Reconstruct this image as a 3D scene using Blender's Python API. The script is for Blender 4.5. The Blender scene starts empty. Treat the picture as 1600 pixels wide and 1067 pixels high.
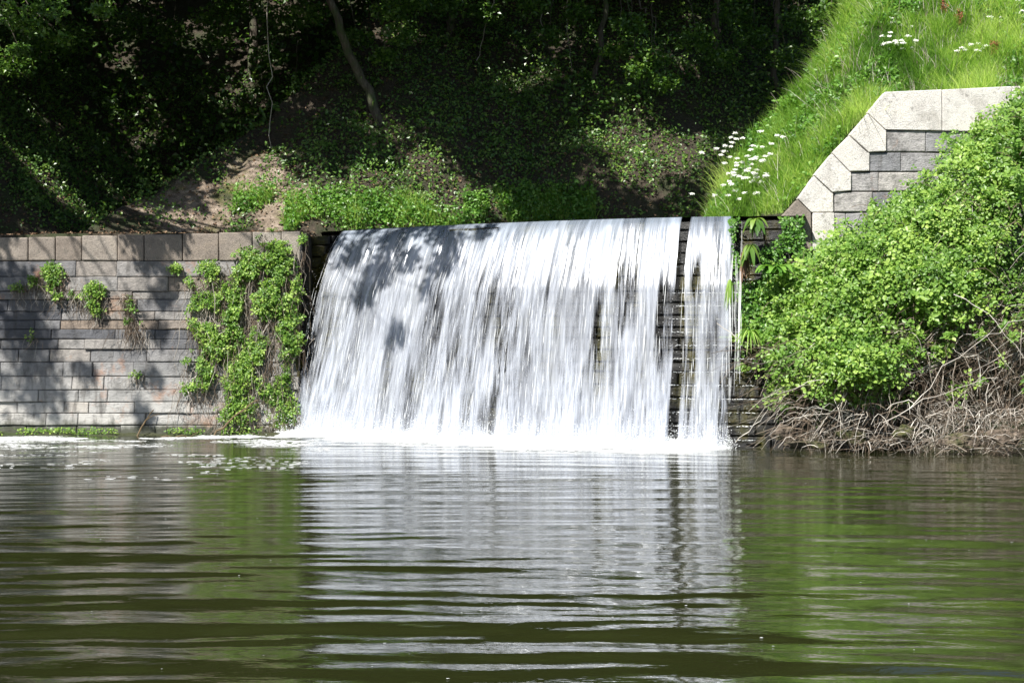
import bpy, bmesh, math
import numpy as np
from mathutils import Vector
R = math.radians
rng = np.random.default_rng(7)
S = bpy.context.scene

# ---------------------------------------------------------------- camera, sky, sun, exposure
CZ = 1.56; F = 2500.0                       # eye height over the pool, focal length in 1600-wide pixels
cd = bpy.data.cameras.new('camera'); cam = bpy.data.objects.new('camera', cd); S.collection.objects.link(cam)
cam.location = (0, 0, CZ); cam.rotation_euler = (R(90), 0, 0)
cd.sensor_width = 36; cd.lens = 36 * F / 1600; cd.clip_start = .1; cd.clip_end = 800
S.camera = cam
SUN = Vector((-.36, -.50, .79)).normalized()          # towards the sun
SX, SY = -SUN.x / SUN.z, -SUN.y / SUN.z               # shadow drift per metre of height
W = bpy.data.worlds.new('World'); S.world = W; W.use_nodes = True
nt = W.node_tree; bg = nt.nodes['Background']; sk = nt.nodes.new('ShaderNodeTexSky'); sk.sky_type = 'NISHITA'
sk.sun_disc = False; sk.sun_elevation = math.asin(SUN.z); sk.sun_rotation = math.atan2(SUN.x, SUN.y)
nt.links.new(sk.outputs[0], bg.inputs[0]); bg.inputs[1].default_value = .06
ld = bpy.data.lights.new('sun', 'SUN'); ld.energy = 5.0; ld.angle = R(.5); ld.color = (1, .965, .90)
sun = bpy.data.objects.new('sun', ld); S.collection.objects.link(sun); sun.rotation_euler = SUN.to_track_quat('Z', 'Y').to_euler()
S.view_settings.view_transform = 'Standard'; S.view_settings.look = 'None'; S.view_settings.gamma = 1
S.view_settings.exposure = 1.08
S.cycles.transparent_max_bounces = 16; S.cycles.max_bounces = 6; S.cycles.diffuse_bounces = 3
S.cycles.caustics_reflective = False; S.cycles.caustics_refractive = False

# ---------------------------------------------------------------- noise
def vn(x, y, seed=0):
    x = np.asarray(x, float); y = np.asarray(y, float)
    xi = np.floor(x).astype(np.int64); yi = np.floor(y).astype(np.int64); xf = x - xi; yf = y - yi
    def h(a, b):
        n = (a * 374761393 + b * 668265263 + seed * 1442695041) & 0xffffffff
        n = ((n ^ (n >> 13)) * 1274126177) & 0xffffffff
        return ((n ^ (n >> 16)) & 0xffff) / 65535.
    u = xf * xf * (3 - 2 * xf); v = yf * yf * (3 - 2 * yf)
    return (h(xi, yi) * (1 - u) + h(xi + 1, yi) * u) * (1 - v) + (h(xi, yi + 1) * (1 - u) + h(xi + 1, yi + 1) * u) * v
def fbm(x, y, seed=0, o=4):
    s = 0; a = .5
    for k in range(o):
        s = s + a * vn(np.asarray(x) * 2 ** k, np.asarray(y) * 2 ** k, seed + k * 17); a *= .5
    return s / (1 - .5 ** o)
sstep = lambda a, b, x: (lambda t: t * t * (3 - 2 * t))(np.clip((np.asarray(x, float) - a) / (b - a), 0, 1))

# ---------------------------------------------------------------- materials
def mat(name):
    m = bpy.data.materials.new(name); m.use_nodes = True; nt = m.node_tree; nt.nodes.clear()
    out = nt.nodes.new('ShaderNodeOutputMaterial')
    def N(t, props=None, **inp):
        n = nt.nodes.new('ShaderNode' + t)
        for k, v in (props or {}).items(): setattr(n, k, v)
        for k, v in inp.items():
            s = n.inputs[int(k[1:])] if k[0] == 'i' and k[1:].isdigit() else n.inputs[k.replace('_', ' ')]
            if isinstance(v, bpy.types.NodeSocket): nt.links.new(v, s)
            else: s.default_value = v
        return n
    return m, N, out, nt
def ramp(N, fac, stops):
    r = N('ValToRGB', Fac=fac); e = r.color_ramp.elements
    while len(e) < len(stops): e.new(.5)
    for k, (p, c) in enumerate(stops): e[k].position = p; e[k].color = (*c, 1)
    return r.outputs[0]
def mixc(N, f, a, b, mode='MIX'):
    n = N('MixRGB', {'blend_type': mode}, i0=f); 
    for k, v in ((1, a), (2, b)):
        if isinstance(v, bpy.types.NodeSocket): n.id_data.links.new(v, n.inputs[k])
        else: n.inputs[k].default_value = (*v, 1)
    return n.outputs[0]
def math_(N, op, a, b=0., c=0.): return N('Math', {'operation': op}, i0=a, i1=b, i2=c).outputs[0]
def pos(N, sc=(1, 1, 1)):
    g = N('NewGeometry'); return N('VectorMath', {'operation': 'MULTIPLY'}, i0=g.outputs['Position'], i1=sc).outputs[0]
def noise(N, vec, sc, det=4, ro=.55): return N('TexNoise', Vector=vec, Scale=sc, Detail=det, Roughness=ro).outputs[0]
def bump(N, h, dist, st=1.): return N('Bump', Height=h, Distance=dist, Strength=st).outputs[0]
def rng_(N, v, a, b, c=0., d=1.): return N('MapRange', i0=v, i1=a, i2=b, i3=c, i4=d).outputs[0]

def leaf_mat(name, c0, c1, c2, trans=.33, rough=.42, spec=.5):
    m, N, out, nt = mat(name)
    a = N('Attribute', {'attribute_name': 'tint'}).outputs['Fac']
    n = noise(N, pos(N), 1.3, 2)
    f = math_(N, 'ADD', math_(N, 'MULTIPLY', a, .75), math_(N, 'MULTIPLY', rng_(N, n, .3, .7), .25))
    col = ramp(N, f, [(0, c0), (.5, c1), (1, c2)])
    p = N('BsdfPrincipled', Base_Color=col, Roughness=rough); p.inputs['Specular IOR Level'].default_value = spec
    tcol = mixc(N, .5, col, (.9, 1, .25), 'MULTIPLY')
    t = N('BsdfTranslucent', Color=mixc(N, 1, tcol, (1.5, 1.5, 1.5), 'MULTIPLY'))
    mx = N('MixShader', i0=trans, i1=p.outputs[0], i2=t.outputs[0]); nt.links.new(mx.outputs[0], out.inputs[0]); return m
M = {}
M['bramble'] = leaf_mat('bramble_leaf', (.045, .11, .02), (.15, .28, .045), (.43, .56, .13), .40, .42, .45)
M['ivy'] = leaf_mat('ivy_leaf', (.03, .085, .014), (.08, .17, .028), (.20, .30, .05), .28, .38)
M['tree'] = leaf_mat('tree_leaf', (.03, .075, .012), (.07, .15, .022), (.17, .28, .04), .32, .35)
M['grass'] = leaf_mat('grass_blade', (.05, .14, .018), (.20, .36, .05), (.52, .62, .20), .45, .5, .3)
M['fern'] = leaf_mat('fern_frond', (.045, .13, .02), (.10, .23, .03), (.20, .36, .06), .34)
M['litter'] = leaf_mat('dead_leaf', (.06, .035, .02), (.15, .09, .055), (.30, .21, .13), .05, .7, .2)
M['straw'] = leaf_mat('dry_cane', (.06, .042, .03), (.17, .13, .095), (.74, .70, .63), .0, .7, .2)
M['brownst'] = leaf_mat('brown_stem', (.05, .035, .02), (.09, .065, .035), (.17, .12, .07), .0, .7, .2)
M['rust'] = leaf_mat('rusty_seed', (.16, .05, .03), (.30, .11, .06), (.42, .20, .12), .1, .7, .2)
M['petal'] = leaf_mat('white_petal', (.7, .7, .66), (.8, .8, .77), (.85, .85, .82), .2, .6, .2)

def bark():
    m, N, out, nt = mat('bark')
    P = pos(N, (1, 1, .18)); n = noise(N, P, 22, 5, .65); n2 = noise(N, pos(N), 2.2, 3)
    c = ramp(N, n, [(.3, (.035, .028, .02)), (.55, (.11, .09, .07)), (.75, (.20, .18, .15))])
    c = mixc(N, rng_(N, n2, .52, .66), c, (.06, .085, .03))
    p = N('BsdfPrincipled', Base_Color=c, Roughness=.9, Normal=bump(N, n, .03)); nt.links.new(p.outputs[0], out.inputs[0]); return m
M['bark'] = bark()

def stone_mat(name, kind, pale=1.):
    m, N, out, nt = mat(name)
    a = N('Attribute', {'attribute_name': 'tint'}).outputs['Fac']
    P = pos(N); sx = N('SeparateXYZ', i0=P)
    if kind == 'slate':
        base = ramp(N, a, [(0, (.075, .08, .09)), (.3, (.135, .14, .145)), (.5, (.185, .185, .185)), (.75, (.24, .235, .22)), (1, (.20, .165, .13))])
        lay = noise(N, pos(N, (1, 1, 1.9)), 5.0, 7, .72); fine = noise(N, pos(N, (1, 1, 1.6)), 30, 5, .7)
        base = mixc(N, 1., base, (pale, pale * .97, pale * .98), 'MULTIPLY')
        c = mixc(N, .75, base, ramp(N, lay, [(.28, (.6, .6, .62)), (.5, (.97, .96, .95)), (.72, (1.3, 1.3, 1.28))]), 'MULTIPLY')
        c = mixc(N, .6, c, ramp(N, fine, [(.3, (.5, .5, .5)), (.6, (1.15, 1.15, 1.15))]), 'MULTIPLY')
        # lime bloom on the low courses, rust runs, damp line
        low = rng_(N, math_(N, 'ADD', sx.outputs[2], math_(N, 'MULTIPLY', noise(N, pos(N, (1, 1, .4)), 1.5, 4), 1.1)), 2.1, .8)
        c = mixc(N, math_(N, 'MULTIPLY', low, .62), c, (.50, .49, .46))
        ru = rng_(N, noise(N, pos(N, (.9, 1, .8)), 1.25, 5, .7), .57, .67)
        bl_ = rng_(N, noise(N, pos(N, (1, 1, .7)), 3.1, 6, .75), .50, .62); c = mixc(N, math_(N, 'MULTIPLY', bl_, .55), c, (.06, .058, .055))
        c = mixc(N, math_(N, 'MULTIPLY', ru, .6), c, (.30, .13, .055))
        wl = noise(N, pos(N, (1, 1, .12)), 7, 4, .6)
        c = mixc(N, math_(N, 'MULTIPLY', rng_(N, wl, .56, .68), .55), c, (.05, .045, .04))
        damp = rng_(N, math_(N, 'SUBTRACT', sx.outputs[2], math_(N, 'MULTIPLY', wl, .25)), .12, -.02)
        c = mixc(N, math_(N, 'MULTIPLY', damp, .9), c, (.035, .04, .02))
        h = math_(N, 'ADD', math_(N, 'MULTIPLY', lay, 1.), math_(N, 'MULTIPLY', fine, .5)); bd = .03; ro = .85
    elif kind == 'granite':
        sp = noise(N, P, 60, 3, .8); n = noise(N, P, 3.0, 5, .65); v = N('TexVoronoi', Vector=P, Scale=75.).outputs['Distance']
        c = ramp(N, a, [(0, (.22, .185, .155)), (.4, (.34, .305, .265)), (1, (.68, .66, .63))])
        c = mixc(N, .8, c, ramp(N, sp, [(.3, (.45, .45, .45)), (.5, (1, 1, 1)), (.7, (1.35, 1.3, 1.25))]), 'MULTIPLY')
        c = mixc(N, .7, c, ramp(N, n, [(.3, (.5, .48, .46)), (.5, (1, 1, 1)), (.7, (1.15, 1.12, 1.05))]), 'MULTIPLY')
        li = noise(N, P, 9, 5, .7); c = mixc(N, math_(N, 'MULTIPLY', rng_(N, li, .58, .66), .5), c, (.09, .085, .07))
        h = math_(N, 'ADD', sp, math_(N, 'MULTIPLY', n, 1.5)); bd = .015; ro = .9
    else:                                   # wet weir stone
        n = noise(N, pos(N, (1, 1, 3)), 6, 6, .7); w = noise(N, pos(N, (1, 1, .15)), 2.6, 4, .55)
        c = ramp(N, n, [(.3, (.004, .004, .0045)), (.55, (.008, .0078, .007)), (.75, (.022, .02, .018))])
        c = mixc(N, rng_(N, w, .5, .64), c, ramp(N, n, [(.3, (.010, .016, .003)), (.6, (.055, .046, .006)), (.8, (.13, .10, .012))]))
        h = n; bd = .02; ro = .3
    p = N('BsdfPrincipled', Base_Color=c, Roughness=ro, Normal=bump(N, h, bd)); p.inputs['Specular IOR Level'].default_value = .5 if kind != 'wet' else .18; nt.links.new(p.outputs[0], out.inputs[0]); return m
M['slate'] = stone_mat('slate_masonry', 'slate'); M['slate_pale'] = stone_mat('pale_masonry', 'slate', 1.75); M['granite'] = stone_mat('granite', 'granite'); M['wet'] = stone_mat('wet_masonry', 'wet')

def ground_mat():
    m, N, out, nt = mat('earth')
    P = pos(N); n = noise(N, P, 1.4, 6, .65); f = noise(N, P, 18, 5, .7)
    bare = N('Attribute', {'attribute_name': 'bare'}).outputs['Fac']; lawn = N('Attribute', {'attribute_name': 'lawn'}).outputs['Fac']
    c = ramp(N, f, [(.3, (.022, .017, .01)), (.55, (.06, .045, .03)), (.75, (.11, .085, .055))])
    c = mixc(N, math_(N, 'MULTIPLY', rng_(N, n, .48, .6), .8), c, (.03, .045, .012))
    rock = ramp(N, noise(N, pos(N, (1, 1, 1.6)), 5, 6, .7), [(.3, (.09, .07, .045)), (.5, (.24, .185, .14)), (.7, (.42, .345, .28))])
    rock = mixc(N, rng_(N, n, .5, .62), rock, (.10, .10, .03))
    c = mixc(N, rng_(N, math_(N, 'ADD', bare, math_(N, 'MULTIPLY', math_(N, 'SUBTRACT', f, .5), .8)), .4, .6), c, rock)
    c = mixc(N, lawn, c, (.05, .075, .02))
    p = N('BsdfPrincipled', Base_Color=c, Roughness=.95, Normal=bump(N, math_(N, 'ADD', f, n), .09)); nt.links.new(p.outputs[0], out.inputs[0]); return m
M['ground'] = ground_mat()

def pool_mat():
    m, N, out, nt = mat('pool_water')
    n1 = noise(N, pos(N, (1.0, 2.6, 1)), 4.5, 3, .5); n2 = noise(N, pos(N, (1, 2.2, 1)), 17, 2, .5)
    b = N('Bump', Height=n1, Distance=.006, Strength=.4)
    b2 = N('Bump', Height=n2, Distance=.0016, Strength=.5, Normal=b.outputs[0])
    p = N('BsdfPrincipled', Base_Color=(.0145, .017, .005, 1), Roughness=.03, IOR=1.52, Normal=b2.outputs[0])
    nt.links.new(p.outputs[0], out.inputs[0]); return m
M['pool'] = pool_mat()

def fall_mat(name, seed, fu_, fv_, mu_, mv_, wf, lo, hi, amax):
    m, N, out, nt = mat(name)
    u = N('Attribute', {'attribute_name': 'fu'}).outputs['Fac']; v = N('Attribute', {'attribute_name': 'fv'}).outputs['Fac']
    d = N('Attribute', {'attribute_name': 'dens'}).outputs['Fac']
    def V(su, sv, o): return N('CombineXYZ', i0=math_(N, 'MULTIPLY', u, su), i1=math_(N, 'MULTIPLY', v, sv), i2=seed + o).outputs[0]
    fine = noise(N, V(fu_, fv_, 0), 1, 3, .6); mid = noise(N, V(mu_, mv_, 5), 1, 3, .5)
    a = math_(N, 'ADD', math_(N, 'ADD', math_(N, 'MULTIPLY', fine, wf), math_(N, 'MULTIPLY', mid, 1 - wf)), d)
    al = math_(N, 'MULTIPLY', rng_(N, a, lo, hi), amax)
    air = rng_(N, math_(N, 'ADD', v, math_(N, 'MULTIPLY', mid, .9)), .35, 1.1)
    c = mixc(N, air, (.38, .45, .55), (.61, .645, .72))
    dif = N('BsdfDiffuse', Color=c); tr = N('BsdfTranslucent', Color=c); gl = N('BsdfGlossy', Color=(.9, .93, 1, 1), Roughness=.22)
    s = N('MixShader', i0=.3, i1=dif.outputs[0], i2=tr.outputs[0]); s = N('MixShader', i0=rng_(N, air, 0, 1, .35, .06), i1=s.outputs[0], i2=gl.outputs[0])
    t = N('BsdfTransparent'); mx = N('MixShader', i0=al, i1=t.outputs[0], i2=s.outputs[0]); nt.links.new(mx.outputs[0], out.inputs[0]); return m
M['fall_a'] = fall_mat('water_veil', 0., 24, 1.3, 6, .7, .35, .34, .78, .90); M['fall_b'] = fall_mat('water_streaks', 31., 40, 1.8, 10, .8, .5, .46, .76, .86); M['fall_c'] = fall_mat('water_fine', 57., 85, 3.2, 16, 1.6, .6, .52, .74, .70)
def plain(name, c, ro=.6, tr=0):
    m, N, out, nt = mat(name); n = noise(N, pos(N), 14, 4)
    col = mixc(N, .5, c, ramp(N, n, [(.3, (.75, .75, .75)), (.7, (1.1, 1.1, 1.1))]), 'MULTIPLY')
    p = N('BsdfPrincipled', Base_Color=col, Roughness=ro)
    if tr:
        t = N('BsdfTranslucent', Color=(*c, 1)); mx = N('MixShader', i0=tr, i1=p.outputs[0], i2=t.outputs[0]); nt.links.new(mx.outputs[0], out.inputs[0])
    else: nt.links.new(p.outputs[0], out.inputs[0])
    return m
M['foam'] = plain('foam', (.86, .88, .89), .6, .3); M['mortar'] = plain('mortar', (.03, .028, .025), .95)
M['upstream'] = plain('weir_pond_water', (.03, .04, .015), .08)

# ---------------------------------------------------------------- object helpers
def link(o): S.collection.objects.link(o); return o
def tagit(o, label=None, cat=None, group=None, kind=None):
    for k, v in (('label', label), ('category', cat), ('group', group), ('kind', kind)):
        if v: o[k] = v
    return o
def empty(name, loc, label=None, cat=None, group=None, kind=None):
    o = link(bpy.data.objects.new(name, None)); o.location = loc; o.empty_display_size = .2
    return tagit(o, label, cat, group, kind)
def mesh(name, V, Fc, m, root=None, attrs=None, smooth=False, loc=None):
    """V (n,3) world; Fc (m,k) array or list of such arrays."""
    V = np.asarray(V, np.float32)
    base = np.array(root.location if root else (loc if loc is not None else (0, 0, 0)), np.float32)
    V = V - base
    Fs = Fc if isinstance(Fc, list) else [Fc]; Fs = [np.asarray(f, np.int32) for f in Fs if len(f)]
    me = bpy.data.meshes.new(name); me.vertices.add(len(V)); me.vertices.foreach_set('co', V.ravel())
    tot = np.concatenate([np.full(len(f), f.shape[1], np.int32) for f in Fs]); idx = np.concatenate([f.ravel() for f in Fs])
    me.loops.add(len(idx)); me.loops.foreach_set('vertex_index', idx)
    me.polygons.add(len(tot)); st = np.concatenate([[0], np.cumsum(tot)[:-1]]).astype(np.int32)
    me.polygons.foreach_set('loop_start', st); me.polygons.foreach_set('loop_total', tot)
    me.polygons.foreach_set('use_smooth', np.full(len(tot), bool(smooth)))
    for k, a in (attrs or {}).items():
        me.attributes.new(k, 'FLOAT', 'POINT').data.foreach_set('value', np.asarray(a, np.float32))
    me.update(calc_edges=True); me.validate()
    me.materials.append(m)
    o = link(bpy.data.objects.new(name, me))
    if root is not None: o.parent = root
    else: o.location = base.tolist()
    return o
def unit(a): return a / np.maximum(np.linalg.norm(a, axis=-1, keepdims=True), 1e-9)
# leaf outlines: x across, y along, z fold
L4 = (np.array([(0, 0, 0), (.36, .45, .10), (0, 1, -.06), (-.36, .45, .10)]), [(0, 1, 2), (0, 2, 3)])
L6 = (np.array([(0, 0, 0), (.30, .22, .06), (.34, .60, .07), (0, 1, -.10), (-.34, .60, .07), (-.30, .22, .06)]), [(0, 1, 2, 3), (0, 3, 4, 5)])
def tri_leaf():
    vs, fs = [], []
    for k, (an, off, sc) in enumerate(((0, .35, .75), (75, .12, .62), (-75, .12, .62))):
        c, s = math.cos(R(an)), math.sin(R(an)); v = L6[0] * sc; v = v + (0, off, 0)
        vs.append(np.stack([v[:, 0] * c + v[:, 1] * s, -v[:, 0] * s + v[:, 1] * c, v[:, 2]], 1)); fs += [tuple(i + 6 * k for i in f) for f in L6[1]]
    return np.concatenate(vs), fs
L3 = tri_leaf()
BL = (np.array([(-.03, 0, 0), (.03, 0, 0), (-.028, .4, .03), (.028, .4, .03), (-.018, .78, .16), (.018, .78, .16), (0, 1, .34)]), [(0, 1, 3, 2), (2, 3, 5, 4), (4, 5, 6, 6)])
def leaves(P, size, tpl, bias=(0, -.3, .8), spread=1., g=None, tang=None):
    """oriented copies of a leaf outline; bias = preferred normal."""
    g = g or rng; P = np.asarray(P, float); n = len(P); T, Fs = tpl
    nn = unit(g.normal(size=(n, 3)) * spread * .6 + np.asarray(bias, float))
    t = g.normal(size=(n, 3)) if tang is None else np.asarray(tang, float) + g.normal(size=(n, 3)) * .15
    t = unit(t - (t * nn).sum(1, keepdims=True) * nn); a = np.cross(t, nn)
    s = np.broadcast_to(np.asarray(size, float), (n,))[:, None, None]
    V = P[:, None] + s * (T[None, :, 0:1] * a[:, None] + T[None, :, 1:2] * t[:, None] + T[None, :, 2:3] * nn[:, None])
    k = len(T); F = np.array([f for f in Fs if len(set(f)) == len(f)]) if all(len(f) == len(Fs[0]) for f in Fs) else None
    off = (np.arange(n) * k)[:, None, None]; F2 = (np.array(F)[None] + off).reshape(-1, len(Fs[0]))
    return V.reshape(-1, 3), F2, k
def blades(P, size, width, lean, g=None):
    """grass blades: bent 3-segment strips. lean (n,2) horizontal bend."""
    g = g or rng; P = np.asarray(P, float); n = len(P); an = g.uniform(0, 2 * math.pi, n)
    side = np.stack([np.cos(an), np.sin(an) * .5, np.zeros(n)], 1); L = np.asarray(size)[:, None] * np.ones((n, 1)); w = width
    out = []
    for k, tt in enumerate((0, .4, .75, 1.)):
        c = P + np.concatenate([lean * tt ** 1.8 * L, (L * (tt - .35 * tt ** 2 * np.linalg.norm(lean, axis=1, keepdims=True)))], 1)
        ww = w * (1 - tt ** 1.5) + .001
        out += [c - side * ww, c + side * ww]
    V = np.stack(out, 1).reshape(-1, 3); off = (np.arange(n) * 8)[:, None, None]
    F = np.array([(0, 1, 3, 2), (2, 3, 5, 4), (4, 5, 7, 6)])[None] + off
    return V, F.reshape(-1, 4), 8
def tubes(lines, radii, sides=3):
    """lines: list of (k,3); radii: list of (k,) or float. one mesh."""
    Vs, Fs, b = [], [], 0
    for ln, r in zip(lines, radii):
        ln = np.asarray(ln, float); k = len(ln); r = np.broadcast_to(np.asarray(r, float), (k,))
        t = unit(np.gradient(ln, axis=0)); ref = np.array([.31, .17, .93]) if abs(t[0][2]) < .8 else np.array([1., .2, 0])
        a = unit(np.cross(t, ref)); c = np.cross(t, a); an = np.arange(sides) * 2 * math.pi / sides
        V = ln[:, None] + r[:, None, None] * (np.cos(an)[None, :, None] * a[:, None] + np.sin(an)[None, :, None] * c[:, None])
        Vs.append(V.reshape(-1, 3)); i = np.arange(k - 1)[:, None] * sides; j = np.arange(sides)[None]; j2 = (j + 1) % sides
        Fs.append(np.stack([i + j, i + j2, i + sides + j2, i + sides + j], -1).reshape(-1, 4) + b); b += k * sides
    return np.concatenate(Vs), np.concatenate(Fs)
def curve(p0, p1, sag=0., wob=.0, k=8, g=None):
    g = g or rng; t = np.linspace(0, 1, k)[:, None]; p0 = np.array(p0, float); p1 = np.array(p1, float)
    L = np.linalg.norm(p1 - p0); c = p0 * (1 - t) + p1 * t; c[:, 2] += (sag * 4 * t * (1 - t))[:, 0]
    w = g.normal(size=(k, 3)) * wob * L; w[0] = w[-1] = 0
    return c + w
def cat(parts):
    Vs, Fs, b = [], {}, 0
    for V, F in parts:
        Vs.append(V); Fs.setdefault(F.shape[1], []).append(F + b); b += len(V)
    return np.concatenate(Vs), [np.concatenate(f) for f in Fs.values()]
def rep(a, k): return np.repeat(a, k)

# ---------------------------------------------------------------- plan of the place
CX = np.array([-3.2, -3.0, -2.1, -1.0, .3, 1.0, 2.0, 3.3, 4.4, 5.2]); CY = np.array([27.95, 27.8, 27.1, 26.4, 25.7, 25.35, 24.95, 24.6, 24.45, 24.4])
_p = np.polyfit(CX, CY, 3)
def crest(x): return np.polyval(_p, x)
def cnormal(x):
    d = np.polyval(np.polyder(_p), x); n = np.stack([d, -np.ones_like(d)], -1); return n / np.linalg.norm(n, axis=-1, keepdims=True)
ZW = 3.50                                             # level of the pond above the weir
def wall_y(x, z): return 26.72 + .17 * z + .012 * np.maximum(0, -3.6 - x)
def wall_top(x): return 3.44 - .022 * np.maximum(0, -3.6 - x)
def toe(x): return 28.75 + .22 * np.maximum(0, x + 4) + .35 * np.sin(x * 1.1 + 1)
def H(x, y):
    x = np.asarray(x, float); y = np.asarray(y, float)
    nb = fbm(x * .7, y * .7, 3) - .5; nf = fbm(x * 2.6, y * 2.6, 9, 3) - .5
    # middle bank with its spur, gully with the path on the left, left bank
    mid = 3.42 + .92 * np.maximum(0, y - toe(x)) + .9 * nb * np.clip(y - toe(x), 0, 1.5) + .25 * nf * np.clip(y - toe(x), 0, 1)
    xe = -7.4 + .42 * (y - 29.5) + .5 * nb
    flank = 3.42 + 1.75 * (x - xe)
    bank = np.minimum(mid, np.maximum(flank, 3.40))
    path = wall_top(x) + .02 + .045 * np.maximum(0, y - 28) + .07 * nf
    lb = 3.4 + .95 * (-8.3 - x + .30 * (y - 31)) + .7 * nb
    lb = np.where(y > 29, lb - 2.5 * sstep(30.5, 29, y), -9)
    back = 3.6 + 1.3 * (y - 36.5)
    left = np.maximum(np.maximum(path, lb), back)
    z = np.where(x < xe + 2.2, np.maximum(np.minimum(bank, mid), left), mid)
    z = np.where(x < -3.4, np.maximum(z, path), z)
    # river bed above the weir
    river = sstep(-3.6, -3.2, x) * (1 - sstep(0, .35, y - toe(x))) ; z = np.where(x > -3.6, z * (1 - river) + 3.0 * river, z)
    # right-hand grass bank
    rb = np.minimum(3.35 + 1.22 * (x - 4.05) + .42 * (y - 25), 5.22 + .86 * (y - 25.3) + .06 * (x - 5.8))
    rb = rb + (.9 * nb + .35 * nf) * sstep(25.0, 25.8, y) - 1.3 * np.maximum(0, y - 28.2 - .35 * (x - 4)) 
    z = np.where(x > 2.6, np.maximum(z, np.where(y > 24.85, rb, -9)), z)
    # ground in front of the walls: river bed, rubble bank under the brambles on the right
    bed = -1.1 + 0 * x
    xr = sstep(3.5, 4.5, x)
    edge = 22.75 - .30 * (x - 4.0)
    rub = -1.1 + xr * np.clip((y - edge + .6) * 1.0, 0, 2.4) * 1.0 + .25 * nf * xr
    bed = np.where(x > 3.4, np.minimum(rub, 1.5), bed)
    yf = np.where(x < -3.4, wall_y(x, 0) + .75, np.where(x < 4.2, crest(np.clip(x, -3.2, 4.4)) + .12, np.where(x < 5.9, 24.92, 25.1)))
    return np.where(y < yf, bed, z)
def hit(px, py, ymin=27.):
    d = np.array([(px - 800) / F, 1, (533.5 - py) / F]); Y = np.arange(ymin, 70, .04)
    P = np.array([0, 0, CZ]) + Y[:, None] * d; b = P[:, 2] < H(P[:, 0], P[:, 1])
    return P[np.argmax(b)] if b.any() else P[-1]
def at(px, py, Y): return np.array([(px - 800) / F * Y, Y, CZ + (533.5 - py) / F * Y])

xs = np.unique(np.round(np.concatenate([np.linspace(-150, -16, 14), np.linspace(-16, -9.5, 30), np.arange(-9.5, 9.5, .1), np.linspace(9.5, 16, 30), np.linspace(16, 150, 14)]), 3))
ys = np.unique(np.round(np.concatenate([np.linspace(-120, 18, 14), np.arange(18, 24.4, .25), np.arange(24.4, 38, .1), np.linspace(38, 60, 60), np.linspace(60, 220, 14)]), 3))
X, Y = np.meshgrid(xs, ys); Z = H(X, Y); Z = np.where(Y > 60, H(X, np.minimum(Y, 60.)) + 0 * Y, Z); Z = np.minimum(Z, 24)
nx, ny = len(xs), len(ys); i = (np.arange(ny - 1)[:, None] * nx + np.arange(nx - 1)[None]).ravel()
FG = np.stack([i, i + 1, i + nx + 1, i + nx], 1)
pxs = 800 + X / np.maximum(Y, 1) * F; pys = 533.5 - (Z - CZ) / np.maximum(Y, 1) * F
def blob(cx, cy, rx, ry, x, y): return np.clip(1.15 - np.sqrt(((x - cx) / rx) ** 2 + ((y - cy) / ry) ** 2), 0, 1)
_b = hit(400, 280); _b2 = hit(300, 325); _b3 = hit(440, 320)
bare = np.maximum.reduce([blob(_b[0], _b[1], .8, 1.0, X, Y), blob(_b2[0], _b2[1], 1.2, .8, X, Y), blob(_b3[0], _b3[1], .8, .7, X, Y)]) * 1.6
bare = bare * (Z > 3.5) * (.75 + .9 * (fbm(X * 1.7, Y * 1.7, 350, 3) - .4)); lawn = ((X > 3) & (Y > 24.9) & (Y < 30)).astype(float) * (Z > 3.6)
tagit(mesh('ground', np.stack([X.ravel(), Y.ravel(), Z.ravel()], 1), FG, M['ground'], attrs={'bare': np.clip(bare, 0, 1).ravel(), 'lawn': lawn.ravel()}, smooth=True),
      'dark wooded bank with bare earth spur rising behind the weir', None, None, 'structure')

# ---------------------------------------------------------------- pool with ripples
wv = np.random.default_rng(3); waves = []
for k in range(16):
    lam = .20 * (1.15 / .20) ** (k / 15.); an = wv.normal() * .15; ph = wv.uniform(0, 6.28); waves.append((lam, an, ph))
cross = [(wv.uniform(.25, .6), wv.uniform(-1.2, 1.2), wv.uniform(0, 6.28)) for _ in range(6)]
def wave(x, y):
    x = np.asarray(x, float); y = np.asarray(y, float)
    yy = y + .35 * (fbm(x * .22, y * .3, 40, 2) - .5) * 2 + .018 * (x + .5) ** 2
    env = .35 + 1.3 * fbm(x * .20, y * .55, 51, 2) ** 1.3; z = 0
    for lam, an, ph in waves:
        k = 2 * math.pi / lam; e = .4 + 1.2 * vn(x * .25 + lam * 31, y * .7 / max(lam, .4), 60)
        z = z + .0036 * lam ** .95 * e * np.sin(k * (math.cos(an) * yy + math.sin(an) * x) + ph)
    for lam, an, ph in cross:
        z = z + .0010 * lam * np.sin(2 * math.pi / lam * (math.cos(an) * y + math.sin(an) * x) + ph)
    near = sstep(26.5, 23, y); turb = (fbm(x * 3, y * 3, 70, 4) - .5) * .07 * (1 - near) * sstep(-9, -3, x) * sstep(6, 3.5, x)
    return z * env * (.62 + .28 * sstep(22, 14, y) + .22 * sstep(11, 7.5, y)) + turb
xs = np.concatenate([np.linspace(-60, -10, 20), np.arange(-9.9, 9.9, .06), np.linspace(9.9, 60, 20)])
ys = np.concatenate([np.linspace(-40, 4.5, 14), np.arange(4.6, 14, .035), np.arange(14, 28.4, .05)])
X, Y = np.meshgrid(xs, ys); Z = np.where((np.abs(X) < 10) & (Y > 4.5), wave(X, Y), 0)
nx, ny = len(xs), len(ys); i = (np.arange(ny - 1)[:, None] * nx + np.arange(nx - 1)[None]).ravel()
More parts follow.
